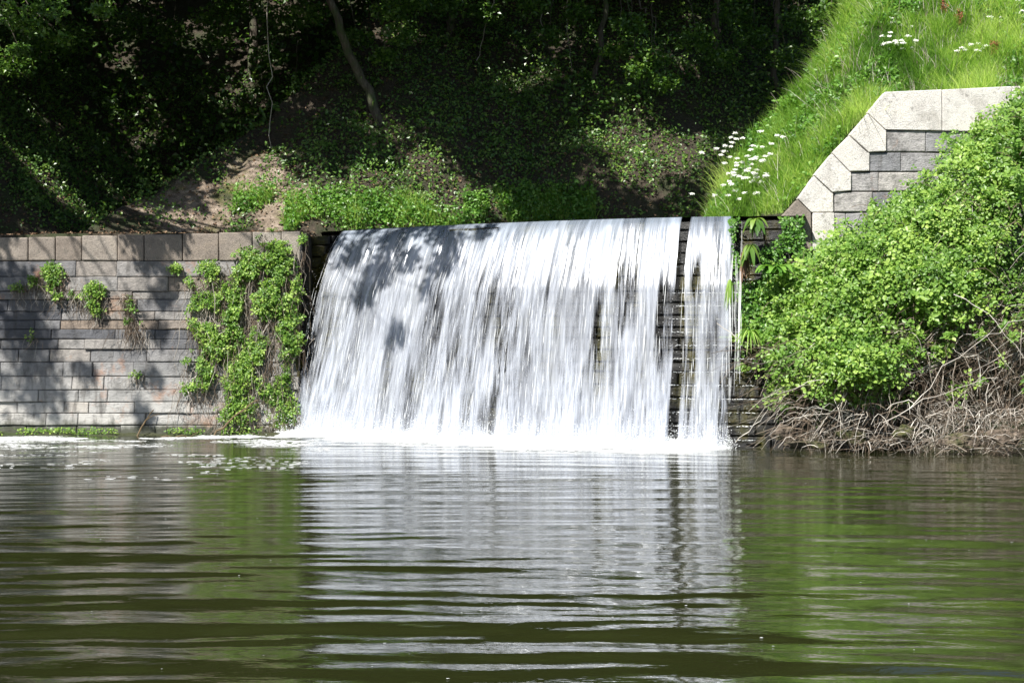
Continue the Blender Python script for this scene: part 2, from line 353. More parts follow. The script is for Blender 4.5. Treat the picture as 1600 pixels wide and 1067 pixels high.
tagit(mesh('pool_water', np.stack([X.ravel(), Y.ravel(), Z.ravel()], 1), np.stack([i, i + 1, i + nx + 1, i + nx], 1), M['pool'], smooth=True),
      'olive rippled pool reflecting the white waterfall', None, None, 'structure')
# pond above the weir
xs = np.arange(-3.45, 4.6, .08); rows = np.linspace(0, 1, 60); X, T = np.meshgrid(xs, rows)
Y0 = crest(X) + .10; Y = Y0 + T * (toe(X) + .9 - Y0); Z = ZW + .012 * (fbm(X * 5, Y * 5, 5, 3) - .5) * 2 - .012 * np.exp(-T * 18)
nx, ny = len(xs), len(rows); i = (np.arange(ny - 1)[:, None] * nx + np.arange(nx - 1)[None]).ravel(); GRID = lambda nx, ny: (lambda i: np.stack([i, i + 1, i + nx + 1, i + nx], 1))((np.arange(ny - 1)[:, None] * nx + np.arange(nx - 1)[None]).ravel())
tagit(mesh('pond_water', np.stack([X.ravel(), Y.ravel(), Z.ravel()], 1), GRID(nx, ny), M['upstream'], smooth=True), 'still dark water behind the crest of the weir', None, None, 'structure')

# ---------------------------------------------------------------- masonry
def masonry(Pf, u0, u1, z0, z1, hc, wmin, wmax, g, depth=.055, gap=.010, rough=.012, step=0., cell=.09, tintf=None):
    """coursed blocks on the surface Pf(u, z, d). returns V, F, tint."""
    Vs, Fs, Ts, b = [], [], [], 0; z = z0; ci = 0
    while z < z1 - .03:
        h = (hc * g.uniform(.72, 1.28) if hc < .9 else .172); zt = z + h
        if z1 - zt < hc * .5: zt = z1
        u = u0 + (0 if ci % 2 else -g.uniform(0, wmax)); cst = g.normal() * .12
        while u < u1:
            w = g.uniform(wmin, wmax); a, c = max(u, u0), min(u + w, u1); u += w
            if c - a < .05: continue
            gp = gap * g.uniform(.5, 1.3); d0 = g.normal() * rough - step * ci
            nu = max(2, int((c - a) / cell)); nz = max(2, int((zt - z) / cell))
            uu = np.concatenate([[a + gp * .2, a + gp], np.linspace(a + gp + .012, c - gp - .012, nu), [c - gp, c - gp * .2]])
            zz = np.concatenate([[z + gp * .2, z + gp], np.linspace(z + gp + .012, zt - gp - .012, nz), [zt - gp, zt - gp * .2]])
            U, Zz = np.meshgrid(uu, zz); D = d0 + .02 * (fbm(U * 5 + ci * 9, Zz * 9, 21 + ci, 3) - .5)
            ring = np.zeros_like(U); ring[0] = ring[-1] = 1; ring[:, 0] = ring[:, -1] = 1
            r2 = np.zeros_like(U); r2[1] = r2[-2] = 1; r2[:, 1] = r2[:, -2] = 1; r2 *= (1 - ring)
            D = D - ring * depth - r2 * .008
            U = U + (1 - ring) * .006 * (vn(U * 20, Zz * 20, 33) - .5); Zz = Zz + (1 - ring) * .012 * (vn(U * 3 + 7, Zz * 0 + ci, 34) - .5)
            V = Pf(U, Zz, D).reshape(-1, 3); Vs.append(V); Fs.append(GRID(len(uu), len(zz)) + b); b += len(V)
            t = np.clip((tintf(.5 * (a + c), z) if tintf else .4) + cst + g.normal() * .17, 0, 1); Ts.append(np.full(len(V), t))
        z = zt; ci += 1
    return np.concatenate(Vs), np.concatenate(Fs), np.concatenate(Ts)
def box_bm(poly, y0, y1, bev=.015, noise_=.004, g=None, sub=2):
    """extrude an x-z polygon from y0 to y1, bevelled. returns V, F-list."""
    g = g or rng; bm = bmesh.new(); vs = [bm.verts.new((p[0], y0, p[1])) for p in poly]; f = bm.faces.new(vs)
    r = bmesh.ops.extrude_face_region(bm, geom=[f]); 
    for v in [e for e in r['geom'] if isinstance(e, bmesh.types.BMVert)]: v.co.y = y1
    bmesh.ops.recalc_face_normals(bm, faces=bm.faces[:])
    bmesh.ops.bevel(bm, geom=bm.edges[:], offset=bev, segments=2, affect='EDGES', profile=.6)
    bmesh.ops.triangulate(bm, faces=bm.faces[:]); bm.verts.index_update()
    V = np.array([v.co[:] for v in bm.verts]); Fc = np.array([[v.index for v in f.verts] for f in bm.faces]); bm.free()
    V = V + g.normal(size=V.shape) * noise_ * .4
    return V, Fc

# left retaining wall
g = np.random.default_rng(11)
LW = empty('retaining_wall', (-7.2, 27.0, 0), 'grey coursed stone wall with granite coping left of the falls', 'wall')
def Pl(U, Z, D): return np.stack([U, wall_y(U, Z) - D, Z], -1)
def tl(u, z):
    t = .38
    t = t + 1.3 * (float(fbm(u * .6, z * .9, 77, 2)) - .45)
    return t
V, Fc, T = masonry(Pl, -14., -3.58, -.45, 2.93, .195, .4, 1.3, g, rough=.014, gap=.006, tintf=tl)
mesh('masonry', V, Fc, M['slate'], LW, {'tint': T})
bx = np.array([[-14.2, 0, -1.2], [-3.6, 0, -1.2], [-3.6, 0, 2.95], [-14.2, 0, 2.95]]); A = bx.copy(); A[:, 1] = wall_y(bx[:, 0], bx[:, 2]) + .06; B = bx.copy(); B[:, 1] = 28.1
mesh('core', np.concatenate([A, B]), np.array([(0, 1, 2, 3), (5, 4, 7, 6), (1, 5, 6, 2), (3, 2, 6, 7)]), M['mortar'], LW)
parts, tn = [], []; u = -14.
while u < -3.7:
    w = g.uniform(.42, .72); c = min(u + w, -3.60)
    if -3.60 - c < .3: c = -3.60
    zt = float(wall_top(u)); y0 = float(wall_y(u, 3.)) - .03 + g.normal() * .006
    V, Fc = box_bm([(u + .006, 2.935), (c - .006, 2.935), (c - .006, zt + g.normal() * .004), (u + .006, zt + g.normal() * .004)], y0, y0 + .62, .022, .004, g)
    parts.append((V, Fc)); tn.append(np.full(len(V), np.clip(g.normal(.10, .18), 0, 1))); u = c
V, Fl = cat(parts); mesh('coping', V, Fl, M['granite'], LW, {'tint': np.concatenate(tn)})

# the weir itself (wet, stepped courses following the curved crest) and the short return beside the left wall, its shade coloured near-black
WR = empty('weir', (.3, 25.4, 0), 'dark wet stepped stone weir behind the falling water', 'weir')
def Pw(U, Z, D):
    n = cnormal(U); off = .92 * (3.42 - Z) / 3.42 + D
    return np.stack([U + n[..., 0] * off, crest(U) + n[..., 1] * off, Z], -1)
def Pw_(U, Z, D): return Pw(U, Z, D)
Vs, Fs, Ts = [], [], []
V, Fc, T = masonry(Pw, -3.35, 4.30, -.3, 3.42, .20, .35, .9, g, rough=.012, gap=.012)
# every course stands a touch proud of the one above: push by course height
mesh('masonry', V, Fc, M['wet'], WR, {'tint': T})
xs = np.linspace(-3.5, 4.4, 60); prof = [(-.05, -1.), (-.05, 3.40), (.40, 3.42), (.42, -1.)]; n = cnormal(xs)
V = np.concatenate([np.stack([xs + n[:, 0] * (o_), crest(xs) + n[:, 1] * (o_), np.full_like(xs, zz)], 1) for o_, zz in ((.92 * 4.42 / 3.42 - .06, -1.), (-.05, 3.405), (-.5, 3.405), (-.5, -1.))])
mesh('core', V, GRID(60, 4), M['mortar'], WR)
RT = empty('return_wall', (-3.3, 28.0, 0), 'short black wet stone recess between left wall and falls', 'wall')
def Pr(U, Z, D): return np.stack([U, 28.0 - .03 * Z - D + (U + 3.6) * -.10, Z], -1)
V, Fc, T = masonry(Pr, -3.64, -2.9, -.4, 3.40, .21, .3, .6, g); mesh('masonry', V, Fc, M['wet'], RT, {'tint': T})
def Pe(U, Z, D): return np.stack([-3.585 + D + .0 * U, U, Z], -1)      # end face of the left wall, turned to the falls, shade coloured in too
V, Fc, T = masonry(Pe, 26.72, 28.1, -.4, 2.93, .205, .3, .7, g, depth=.04)
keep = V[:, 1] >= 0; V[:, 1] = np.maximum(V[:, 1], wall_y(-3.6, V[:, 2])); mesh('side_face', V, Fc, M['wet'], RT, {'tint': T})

# right wing wall: courses, and the stepped kneeler coping running down its slope
WW = empty('wing_wall', (6.4, 24.9, 0), 'pale stone wing wall with coping sloping down to the falls', 'wall')
YW = 24.8; K = YW / F
def q(x, y): return ((1066 + x / 2.996 - 800) * K, CZ + (533.5 - y / 2.996) * K)
stones = [
 [(950, 432), (1215, 420), (1215, 612), (952, 606), (868, 528)],
 [(868, 532), (950, 610), (955, 612), (955, 708), (872, 712), (784, 632)],
 [(782, 636), (868, 716), (876, 716), (876, 800), (786, 803), (702, 716)],
 [(700, 720), (784, 807), (790, 808), (790, 893), (702, 900), (618, 820)],
 [(616, 825), (700, 904), (706, 906), (708, 992), (604, 994), (542, 930)],
 [(540, 935), (602, 998), (606, 1170), (400, 1170), (400, 1085)],
 [(1219, 420), (1540, 405), (1540, 618), (1219, 612)], [(1544, 405), (1900, 396), (1900, 610), (1544, 618)], [(1904, 396), (2260, 386), (2260, 600), (1904, 610)],
 [(610, 998), (712, 996), (712, 1170), (610, 1170)]]
parts, tn = [], []
for k, s_ in enumerate(stones):
    poly = [q(*p) for p in s_]; cxy = np.mean(poly, 0); poly = [tuple(cxy + (np.array(p_) - cxy) * 1.004) for p_ in poly]; V, Fc = box_bm(poly, YW - .01 * (k % 2) + g.normal() * .004, YW + (.20 if k < 6 else .5), .014, .003, g); parts.append((V, Fc))
    tn.append(np.full(len(V), .1 if k == 5 else .85))
V, Fl = cat(parts); mesh('coping', V, Fl, M['granite'], WW, {'tint': np.concatenate(tn)})
parts, tn = [], []
steps = [(955, 612), (876, 716), (790, 808), (712, 900), (712, 996)]
for k, (sx_, sy_) in enumerate(steps):          # courses fill the space right of each kneeler
    x0, zt = q(sx_, sy_ - 4); zb = q(0, steps[k + 1][1] - 4)[1] if k < 4 else -.5
    V, Fc, T = masonry(lambda U, Z, D: np.stack([U, YW + .035 - D + 0 * U, Z], -1), x0 + .005, 10.2, zb, zt - .01, 1., .5, 1.5, g, tintf=lambda u, z: .6, depth=.02, gap=.005, rough=.006)
    parts.append((V, Fc)); tn.append(T)
V, Fl = cat(parts); mesh('masonry', V, Fl, M['slate_pale'], WW, {'tint': np.concatenate(tn)})
x0 = q(712, 0)[0]; z1 = q(0, 900)[1]
mesh('core', np.array([(x0 - 1.0, YW + .09, -1.), (10.3, YW + .09, -1.), (10.3, YW + .09, q(0, 640)[1]), (q(955, 0)[0], YW + .09, q(0, 640)[1]), (x0 - 1., YW + .09, 2.9)]), np.array([(0, 1, 2, 3, 4)]), M['mortar'], WW)

# ---------------------------------------------------------------- the waterfall
WF = empty('waterfall', (.3, 25.4, 0), 'wide white curtain of water falling over the stone weir', 'waterfall', None, 'structure')
ZB = -.06
def fallP(u, t, out):
    """u = crest x, t 0..1 down the fall, out = extra distance from the weir."""
    n = cnormal(u); z = ZW - .01 - (ZW - ZB) * t; off = -.10 + .30 * np.minimum(1, t * 3.2) ** .55 + .98 * t ** .9 + out * np.minimum(1, t * 12)
    z = z - .03 * np.exp(-t * 40) * 0
    return np.stack([u + n[..., 0] * off, crest(u) + n[..., 1] * off, z], -1)
def pxtox(px): return np.interp(px, 800 + F * np.linspace(-3.3, 4.4, 200) / crest(np.linspace(-3.3, 4.4, 200)), np.linspace(-3.3, 4.4, 200))
G0, G1, E1 = pxtox(1066.), pxtox(1077.), pxtox(1150.)
def density(u, t, sd):
    d = .178 + .17 * (fbm(u * 3.2, t * 1.1 + sd, 80 + sd, 3) - .5) * 2 - .05 * sstep(.1, .4, t) + .05 * sstep(.6, .9, t)
    # elongated openings that show wet stone, more to the right and lower down
    hole = fbm(u * 4.5, t * 2.3 + 3, 90 + sd, 2); d = d - (.18 + .17 * sstep(.5, 3, u)) * sstep(.55, .72, hole) * sstep(.08, .35, t)
    d = d + .09 * sstep(.84, 1., t)
    gapw = .012 * np.sin(t * 9); d = d - .9 * (sstep(G0 - .03, G0 + .02, u + gapw) * (1 - sstep(G1 - .03, G1 + .03, u + gapw)))
    right = sstep(E1 - .10, E1 + .03, u - .03 * t); d = d - .75 * right
    d = d - .08 * sstep(G1, E1, u) * sstep(.3, .8, t)
    left = 1 - sstep(-3.03, -2.93, u); d = d - .6 * left
    return d
us = np.arange(-3.05, 3.62, .016); ts = np.concatenate([np.linspace(0, .1, 8)[:-1], np.linspace(.1, 1, 60)])
for k, (mm, o0, amp) in enumerate((('fall_a', .0, .03), ('fall_b', .05, .04), ('fall_c', .11, .05))):
    U, Tt = np.meshgrid(us, ts); st = fbm(U * 13, Tt * 1.3, 100 + k, 3) - .5
    P = fallP(U, Tt, o0 + amp * st * 2); fu = U * 1.08 + k * 3.3 + .05 * np.sin(Tt * 3 + U); fv = Tt * 3.6
    dd = density(U, Tt, k) - (.05, .12, .11)[k] + (0 if k == 0 else -.10 * (1 - sstep(.0, .25, Tt)))
    mesh('water_sheet', P.reshape(-1, 3), GRID(len(us), len(ts)), M[mm], WF, {'fu': fu.ravel(), 'fv': fv.ravel(), 'dens': dd.ravel()}, smooth=True)
# separate threads of water
g = np.random.default_rng(5); n = 800
u = g.uniform(-3.0, E1, n); t0 = g.uniform(0.02, .9, n); ln = g.uniform(.02, .13, n)
extra = 30; u[:extra] = g.uniform(E1 - .05, 3.55, extra); t0[:extra] = g.uniform(0, .6, extra); ln[:extra] = g.uniform(.1, .4, extra)
keep = density(u, t0, 0) > -.35; keep[:extra] = True; u, t0, ln = u[keep], t0[keep], ln[keep]; n = len(u)
k = 7; s = np.linspace(0, 1, k)[None]; tt = np.clip(t0[:, None] + ln[:, None] * s, 0, 1); uu = u[:, None] + .012 * np.sin(tt * 8 + u[:, None] * 30)
o_ = (g.uniform(.04, .20, n))[:, None] * np.minimum(1, tt * 4) ; C = fallP(uu, tt, o_)
w = (g.uniform(.0012, .0038, n)[:, None] * np.sin(math.pi * np.clip(s, .03, .97)) ** .6)
nn = cnormal(uu); sd = np.stack([-nn[..., 1], nn[..., 0], np.zeros_like(uu)], -1)
fr = np.stack([nn[..., 0], nn[..., 1], np.zeros_like(uu)], -1)
ring = np.stack([C - sd * w[..., None], C + fr * w[..., None] * .8, C + sd * w[..., None]], 2).reshape(-1, 3)
b = (np.arange(n) * k * 3)[:, None, None] + (np.arange(k - 1) * 3)[None, :, None] + np.arange(2)[None, None]; b = b.ravel()
mesh('water_thread', ring, np.stack([b, b + 1, b + 4, b + 3], 1), M['foam'], WF, smooth=True)['kind'] = 'stuff'
def drops(P, r, g):
    O = np.array([(1, 0, 0), (-1, 0, 0), (0, 1, 0), (0, -1, 0), (0, 0, 1.3), (0, 0, -1.3)]); Fo = np.array([(0, 2, 4), (2, 1, 4), (1, 3, 4), (3, 0, 4), (2, 0, 5), (1, 2, 5), (3, 1, 5), (0, 3, 5)])
    V = P[:, None] + np.asarray(r)[:, None, None] * O[None]; return V.reshape(-1, 3), (Fo[None] + (np.arange(len(P)) * 6)[:, None, None]).reshape(-1, 3)
n = 15000; u = g.uniform(-3.02, 3.55, n); u = np.where(u > E1, u - g.random(n) * .3, u)
P = fallP(u, np.full(n, 1.), 0); P[:, :2] += cnormal(u) * (g.normal(size=n) * .16 + .12)[:, None]; P[:, 2] = g.exponential(.10, n) - .02
n2 = 2500; u = g.uniform(-3.05, 3.7, n2); P2 = fallP(u, g.uniform(.1, 1, n2), g.uniform(.05, .3, n2)); P2[:, 0] += g.normal(size=n2) * .02
V, Fc = drops(np.concatenate([P, P2]), np.concatenate([g.uniform(.0025, .008, n), g.uniform(.002, .005, n2)]), g)
mesh('spray', V, Fc, M['foam'], WF)['kind'] = 'stuff'
# small glinting sills of water where the thin film breaks over each course
n = 900; u = g.uniform(G0 - .1, 3.75, n); zc = .2 * g.integers(0, 14, n) + .1; Pq = Pw(u, zc, np.full(n, .02)); Pq = Pq + g.normal(size=Pq.shape) * (.015, .006, .004)
V, Fc = drops(Pq, g.uniform(.004, .010, n), g); V2 = V.reshape(-1, 6, 3); c = V2.mean(1, keepdims=True); V2 = c + (V2 - c) * np.array([2.2, 1, .5]); mesh('glints', V2.reshape(-1, 3), Fc, M['foam'], WF)['kind'] = 'stuff'

# foam where it lands, and flecks drifting left
xs = np.arange(-3.35, 3.75, .02); ws = np.linspace(-.35, 1.15, 60); U, Ww = np.meshgrid(xs, ws); n_ = cnormal(U); Pb = fallP(U, np.ones_like(U), 0)
lump = fbm(U * 7, Ww * 7, 200, 4); wid = .5 + .5 * (fbm(U * 1.7, U * 0, 201, 3) - .5)
h = (.19 * np.clip(lump - .12, 0, 1) + .01) * (1 - sstep(.02, wid, Ww)) + .035 * (lump - .5) * (1 - sstep(wid * .7, wid * 1.5, Ww)) - .03 * sstep(wid * .8, wid * 1.4, Ww)
h = h * sstep(-3.35, -3.1, U) * (1 - sstep(3.0, 3.6, U)) - .04 * (1 - sstep(-3.35, -3.15, U)) - .05 * sstep(3.2, 3.7, U + .2 * (lump - .5))
xx = Pb[..., 0] + n_[..., 0] * Ww; yy = Pb[..., 1] + n_[..., 1] * Ww
V = np.stack([xx, yy, wave(xx, yy) + h], -1)
tagit(mesh('foam', V.reshape(-1, 3), GRID(len(xs), len(ws)), M['foam'], smooth=True), 'bright white froth where the falls hit the pool', None, None, 'stuff')
def flecks(P, r, g):
    k = 7; an = np.arange(k) * 2 * math.pi / k; rr = r[:, None] * g.uniform(.45, 1.15, (len(P), k)); st = g.uniform(1., 2.4, len(P))[:, None]
    x = P[:, 0:1] + rr * np.cos(an) * st; y = P[:, 1:2] + rr * np.sin(an); z = wave(x, y) + .006
    V = np.stack([x, y, z], -1).reshape(-1, 3); return V, (np.arange(k)[None] + (np.arange(len(P)) * k)[:, None])
n = 42000; x = g.uniform(-10.5, 2.8, n); dist = np.where(g.random(n) < .5, g.exponential(.5, n), g.exponential(2.4, n)); yb = np.where(x < -3.3, 26.35 - g.random(n) * .5, crest(np.clip(x, -3.3, 3.4)) - 1.40)
y = yb - dist; pat = fbm(x * 1.1, y * 1.6, 210, 4); keep = (pat > .50 + .02 * dist) & (y > 18) & ((x < -2.6) | (dist < 1.6)); x, y = x[keep], y[keep]
r = g.uniform(.006, .022, len(x)) * (1 + .6 * (pat[keep] > .62)); n3 = 420; x3 = g.uniform(-6, 6, n3); y3 = g.uniform(6.6, 24, n3)
V, Fc = flecks(np.stack([np.concatenate([x, x3]), np.concatenate([y, y3])], 1), np.concatenate([r, g.uniform(.002, .006, n3)]), g)
tagit(mesh('drifting_foam', V, Fc, M['foam']), 'white foam flecks drifting on the pool beside the left wall', None, None, 'stuff')

# ---------------------------------------------------------------- trees: trunks on the bank, crowns above the frame that shade it
g = np.random.default_rng(21)
def in_shade(xp, yp): return yp > 29.1 + 1.3 * (vn(xp * .9, yp * 0 + 3, 77) - .4) + 2.6 * sstep(2.6, 4.6, xp) + 3.5 * sstep(4.5, 8.5, xp)
gaps = []
for gx_, gy_, gr_ in ((400, 262, .75), (430, 325, .6), (350, 335, .5), (470, 320, .6), (60, 352, .5), (150, 348, .4), (600, 318, .6), (780, 318, .55), (690, 330, .6), (1090, 262, .7), (985, 205, .55), (385, 112, .5), (245, 205, .5), (690, 262, .35), (800, 140, .4), (880, 60, .5), (1030, 90, .9), (610, 40, .7), (350, 60, .5), (560, 190, .3), (1010, 240, .4), (1200, 200, .4), (480, 270, .3)):
    p_ = hit(gx_, gy_); gaps.append((p_[0] + SX * (p_[2] - 3.5), p_[1] + SY * (p_[2] - 3.5), gr_))
cl = []
while len(cl) < 1000:
    z = g.uniform(8.2, 16.5); xp = g.uniform(-19, 12.5); yp = g.uniform(28.6, 52)
    if not in_shade(xp - .6, yp - .55): continue
    if any((xp - a_) ** 2 + (yp - b_) ** 2 < (r__ * .6 + .45) ** 2 for a_, b_, r__ in gaps): continue
    if yp > 44 and g.random() < .2: continue
    x = xp - SX * (z - 3.5); y = yp - SY * (z - 3.5)
    if z < CZ + .2134 * y + .75 + (1.2 if g.random() < .5 else 0): continue
    cl.append((x, y, z, g.uniform(.6, 1.0)))
def proj(xp, yp, z, r): return (xp - SX * (z - 3.5), yp - SY * (z - 3.5), z, r)
dap = [proj(-1.4, 25.6, 9.6, .32), proj(-1.1, 26.0, 9.5, .25), proj(-2.75, 24.9, 9.8, .25), proj(-2.6, 26.2, 9.6, .35), proj(-2.0, 26.1, 9.6, .28), proj(-3.0, 26.0, 9.7, .3), proj(-.5, 25.9, 9.5, .2), proj(-1.9, 25.3, 9.8, .18), proj(-8.9, 27.3, 9.3, .42), proj(-8.8, 26.5, 9.5, .40), proj(-9.0, 25.8, 9.6, .45), proj(-9.15, 25.1, 9.8, .40), proj(-9.7, 26.4, 9.6, .6), proj(-9.6, 25.3, 9.9, .5), proj(-5.9, 27.3, 9.2, .36), proj(-6.3, 26.8, 9.3, .27), proj(-6.5, 26.4, 9.5, .22), proj(-6.8, 25.9, 9.6, .2), proj(-7.2, 25.3, 9.7, .17), proj(-5.1, 27.7, 9., .4), proj(-7.6, 24.8, 9.9, .2),
       proj(-8.3, 25.4, 10, .2), proj(-3.3, 27.6, 9.2, .34), proj(-2.9, 27.0, 9.4, .34), proj(-2.2, 26.75, 9.5, .32), proj(-1.6, 27.0, 9.3, .42), proj(-1.2, 26.4, 9.6, .35), proj(-.5, 27.0, 9.2, .34), proj(-2.3, 27.7, 9.2, .45), proj(-3.9, 27.9, 9, .4), proj(-12, 26, 10, .9), proj(-7.8, 28.2, 9.4, .5)]
tdef = [ # base px,py on bank, trunk bend points in px at same depth, radius, label
 dict(p=(592, 190), path=[(575, 140), (553, 100), (534, 50), (515, 0), (500, -60)], r=.105, label='bare trunk leaning left across the dark bank above the falls', name='leaning_tree'),
 dict(p=(930, 122), path=[(934, 105), (942, 60), (946, 0), (945, -60)], r=.075, label='slim upright trunk with crooked pale foot high on the bank', name='slender_tree'),
 dict(p=(1212, 150), path=[(1208, 90), (1214, 30), (1216, -60)], r=.08, label='dim dark trunk in the wood beside the grass bank', name='woodland_tree'),
 dict(p=(395, 120), path=[(398, 60), (392, 0), (396, -60)], r=.13, label='shaded trunk hung with pale creepers above the earth spur', name='woodland_tree'),
 dict(p=(150, 95), path=[(152, 50), (149, 0), (150, -60)], r=.09, label='thin trunk in the black hollow at the upper left', name='woodland_tree'),
 dict(p=(700, 60), path=[(706, 30), (712, 0), (722, -60)], r=.10, label='dark trunk at top middle between the leaning and slender trunks', name='woodland_tree'),
 dict(p=(1120, 90), path=[(1117, 40), (1122, 0), (1120, -60)], r=.10, label='dark trunk among glinting leaves right of the slender trunk', name='woodland_tree'),
 dict(b=(-10.9, 28.4), top=(-10.5, 26.4, 9.0), r=.20, label='tree at far left whose bright leaves hang into the corner', name='overhanging_tree'),
 dict(b=(-13.0, 33.0), top=(-12.5, 31., 10.0), r=.2, label='tree beyond the left edge of the path', name='woodland_tree'),
]
trees = []
for d in tdef:
    if 'p' in d:
        b = hit(*d['p']); pts = [b - (0, 0, .3), b] + [at(a, c, b[1] - .12 * k) for k, (a, c) in enumerate(d['path'])]
        e = pts[-1] - pts[-2]; e = e / np.linalg.norm(e); z = pts[-1][2]; top = pts[-1].copy()
        while top[2] < max(10.5, z + 2.5): top = top + e * np.array([.6, 1, 1]) * .9 + (0, -.28, 0); pts.append(top.copy())
    else:
        b = np.array([*d['b'], float(H(*d['b']))]); tp = np.array(d['top']); pts = list(curve(b - (0, 0, .3), tp, 0, .015, 9, g)); b = pts[0] + (0, 0, .3)
    trees.append(dict(b=b, pts=np.array(pts), d=d, cl=[]))
for c in cl:
    k = min(range(len(trees)), key=lambda i: (trees[i]['pts'][-1][0] - c[0]) ** 2 + (trees[i]['pts'][-1][1] - c[1]) ** 2 * .5 + (6 if i == 7 else 0)); trees[k]['cl'].append(c)
trees[7]['cl'] += dap
# leafy sprays that hang into view: (px, py, Y, radius, leaves)
spr = {7: [(10, 20, 25., .35), (45, 40, 25.3, .30), (75, 12, 25.2, .35), (100, 60, 25.6, .16), (160, 15, 25.8, .22), (30, 75, 25.6, .15)],
       4: [(110, 60, 33, .6), (60, 70, 32, .6), (200, 40, 34, .6), (20, 100, 31, .5)],
       3: [(330, 30, 33, .5), (340, 60, 33, .4), (370, 10, 33, .5), (440, 30, 33, .6), (270, 50, 34, .45), (420, 90, 33, .4)],
       0: [(610, 20, 31, .42), (625, 55, 31, .35), (640, 5, 31, .4), (560, 60, 32, .35), (480, 20, 32, .5), (600, 90, 31.5, .3)],
       5: [(760, 20, 34, .5), (830, 10, 33, .5), (700, 10, 33, .5), (860, 55, 33, .35)],
       1: [(985, 40, 32, .45), (1020, 90, 32, .4), (1000, 110, 32, .35), (960, 80, 32.5, .3), (1040, 130, 32, .35), (905, 20, 33, .4)],
       6: [(1090, 60, 33, .5), (1150, 20, 34, .5), (1130, 90, 33, .4), (1180, 60, 34, .5)],
       2: [(1250, 30, 33, .5), (1300, 20, 31, .45), (1230, 90, 33, .45), (1290, 60, 32, .4), (1330, 5, 30.5, .35)]}
for ti, tr in enumerate(trees):
    d, pts, b = tr['d'], tr['pts'], tr['b']
    root = empty(d['name'], tuple(b), d['label'], 'tree', 'trees on the wooded bank')
    r0 = d['r']; L = np.linspace(0, 1, len(pts)); fine = np.linspace(0, 1, 28)
    P = np.stack([np.interp(fine, L, pts[:, k]) for k in range(3)], 1); P[1:-1] += g.normal(size=(26, 3)) * .02
    rad = r0 * (1 - .55 * fine) * (1 + .25 * np.exp(-fine * 25))
    V, Fc = tubes([P], [rad], 9); V = V + g.normal(size=V.shape) * .004
    lines, rads = [], []
    cs = [(c[0], c[1], c[2], c[3], 0) for c in tr['cl']] + [(*at(a, c_, yy), r_, 1) for a, c_, yy, r_ in spr.get(ti, [])]
    topi = len(P) - 1
    for j, c in enumerate(cs):
        if not c[4] and (j % 3) and ti != 7: continue
        src = P[int(topi * g.uniform(.62, 1.))]; e = np.array(c[:3]); dd = np.linalg.norm(e - src)
        if c[4]: src = np.array([c[0] + g.normal() * .3, c[1] + .6, c[2] + 1.6]) ; src = P[topi] if ti == 7 else src
        lines.append(curve(src, e, .12 * dd, .02, 8, g)); rads.append(np.linspace(min(.05, r0 * .4), .008, 8) if not c[4] else np.linspace(.018, .005, 8))
        if c[4] and ti != 7: lines.append(curve(P[topi], src, .3, .02, 8, g)); rads.append(np.linspace(.04, .018, 8))
    vb = [(V, Fc)]
    if lines: vb.append(tubes(lines, rads, 4))
    V, Fl = cat(vb); mesh('trunk', V, Fl, M['bark'], root, smooth=True)
    Pp, Ss = [], []
    for c in cs:
        m_ = int(210 * (c[3] / .75) ** 2) if not c[4] else int(330 * c[3] / .4)
        if c[3] < .5 and not c[4]: m_ = int(190 * (c[3] / .35) ** 2)
        p = unit(g.normal(size=(m_, 3))) * (g.random((m_, 1)) ** .45) * c[3] * (1, 1, .6); Pp.append(p + c[:3])
        Ss.append(g.uniform(.16, .30, m_) if (not c[4] and c[3] > .5) else g.uniform(.10, .17, m_) if not c[4] else g.uniform(.05, .11, m_))
    Pp = np.concatenate(Pp); Ss = np.concatenate(Ss)
    V, Fc, k = leaves(Pp, Ss, L4, (0, -.25, .7), 1.2, g); mesh('crown', V, Fc, M['tree'], root, {'tint': rep(g.random(len(Pp)) ** 1.2, k)})

# thin hanging creepers and dead branches in the wood
vines = [((418, 0), (424, 232), .010, 'pale creeper stem hanging straight down to the earth spur'), ((466, 0), (462, 122), .010, 'thin pale creeper hanging right of the shaded trunk'),
         ((402, 40), (412, 150), .007, 'short wispy creeper beside the shaded trunk'), ((780, 0), (744, 96), .012, 'thin bare stem slanting down left at top middle'),
         ((888, 0), (886, 70), .010, 'bare twig dangling down left of the slender trunk'), ((842, 0), (848, 50), .010, 'short bare stem at the top near middle'),
         ((885, 70), (895, 112), .008, 'crooked twig end above the bank by the slender trunk')]
for a, b, r_, lab in vines:
    yb = hit(b[0], b[1])[1] - .25; p0, p1 = at(a[0], a[1] - 30, yb - .3), at(b[0], b[1], yb)
    ln = curve(p0, p1, 0, .012, 12, g); V, Fc = tubes([ln], [np.linspace(r_, r_ * .7, 12)], 5); tagit(mesh('creeper_stem', V, Fc, M['straw'], None, {'tint': np.full(len(V), .75)}, loc=p1), lab, 'creeper', 'bare creepers and twigs hanging in the wood')

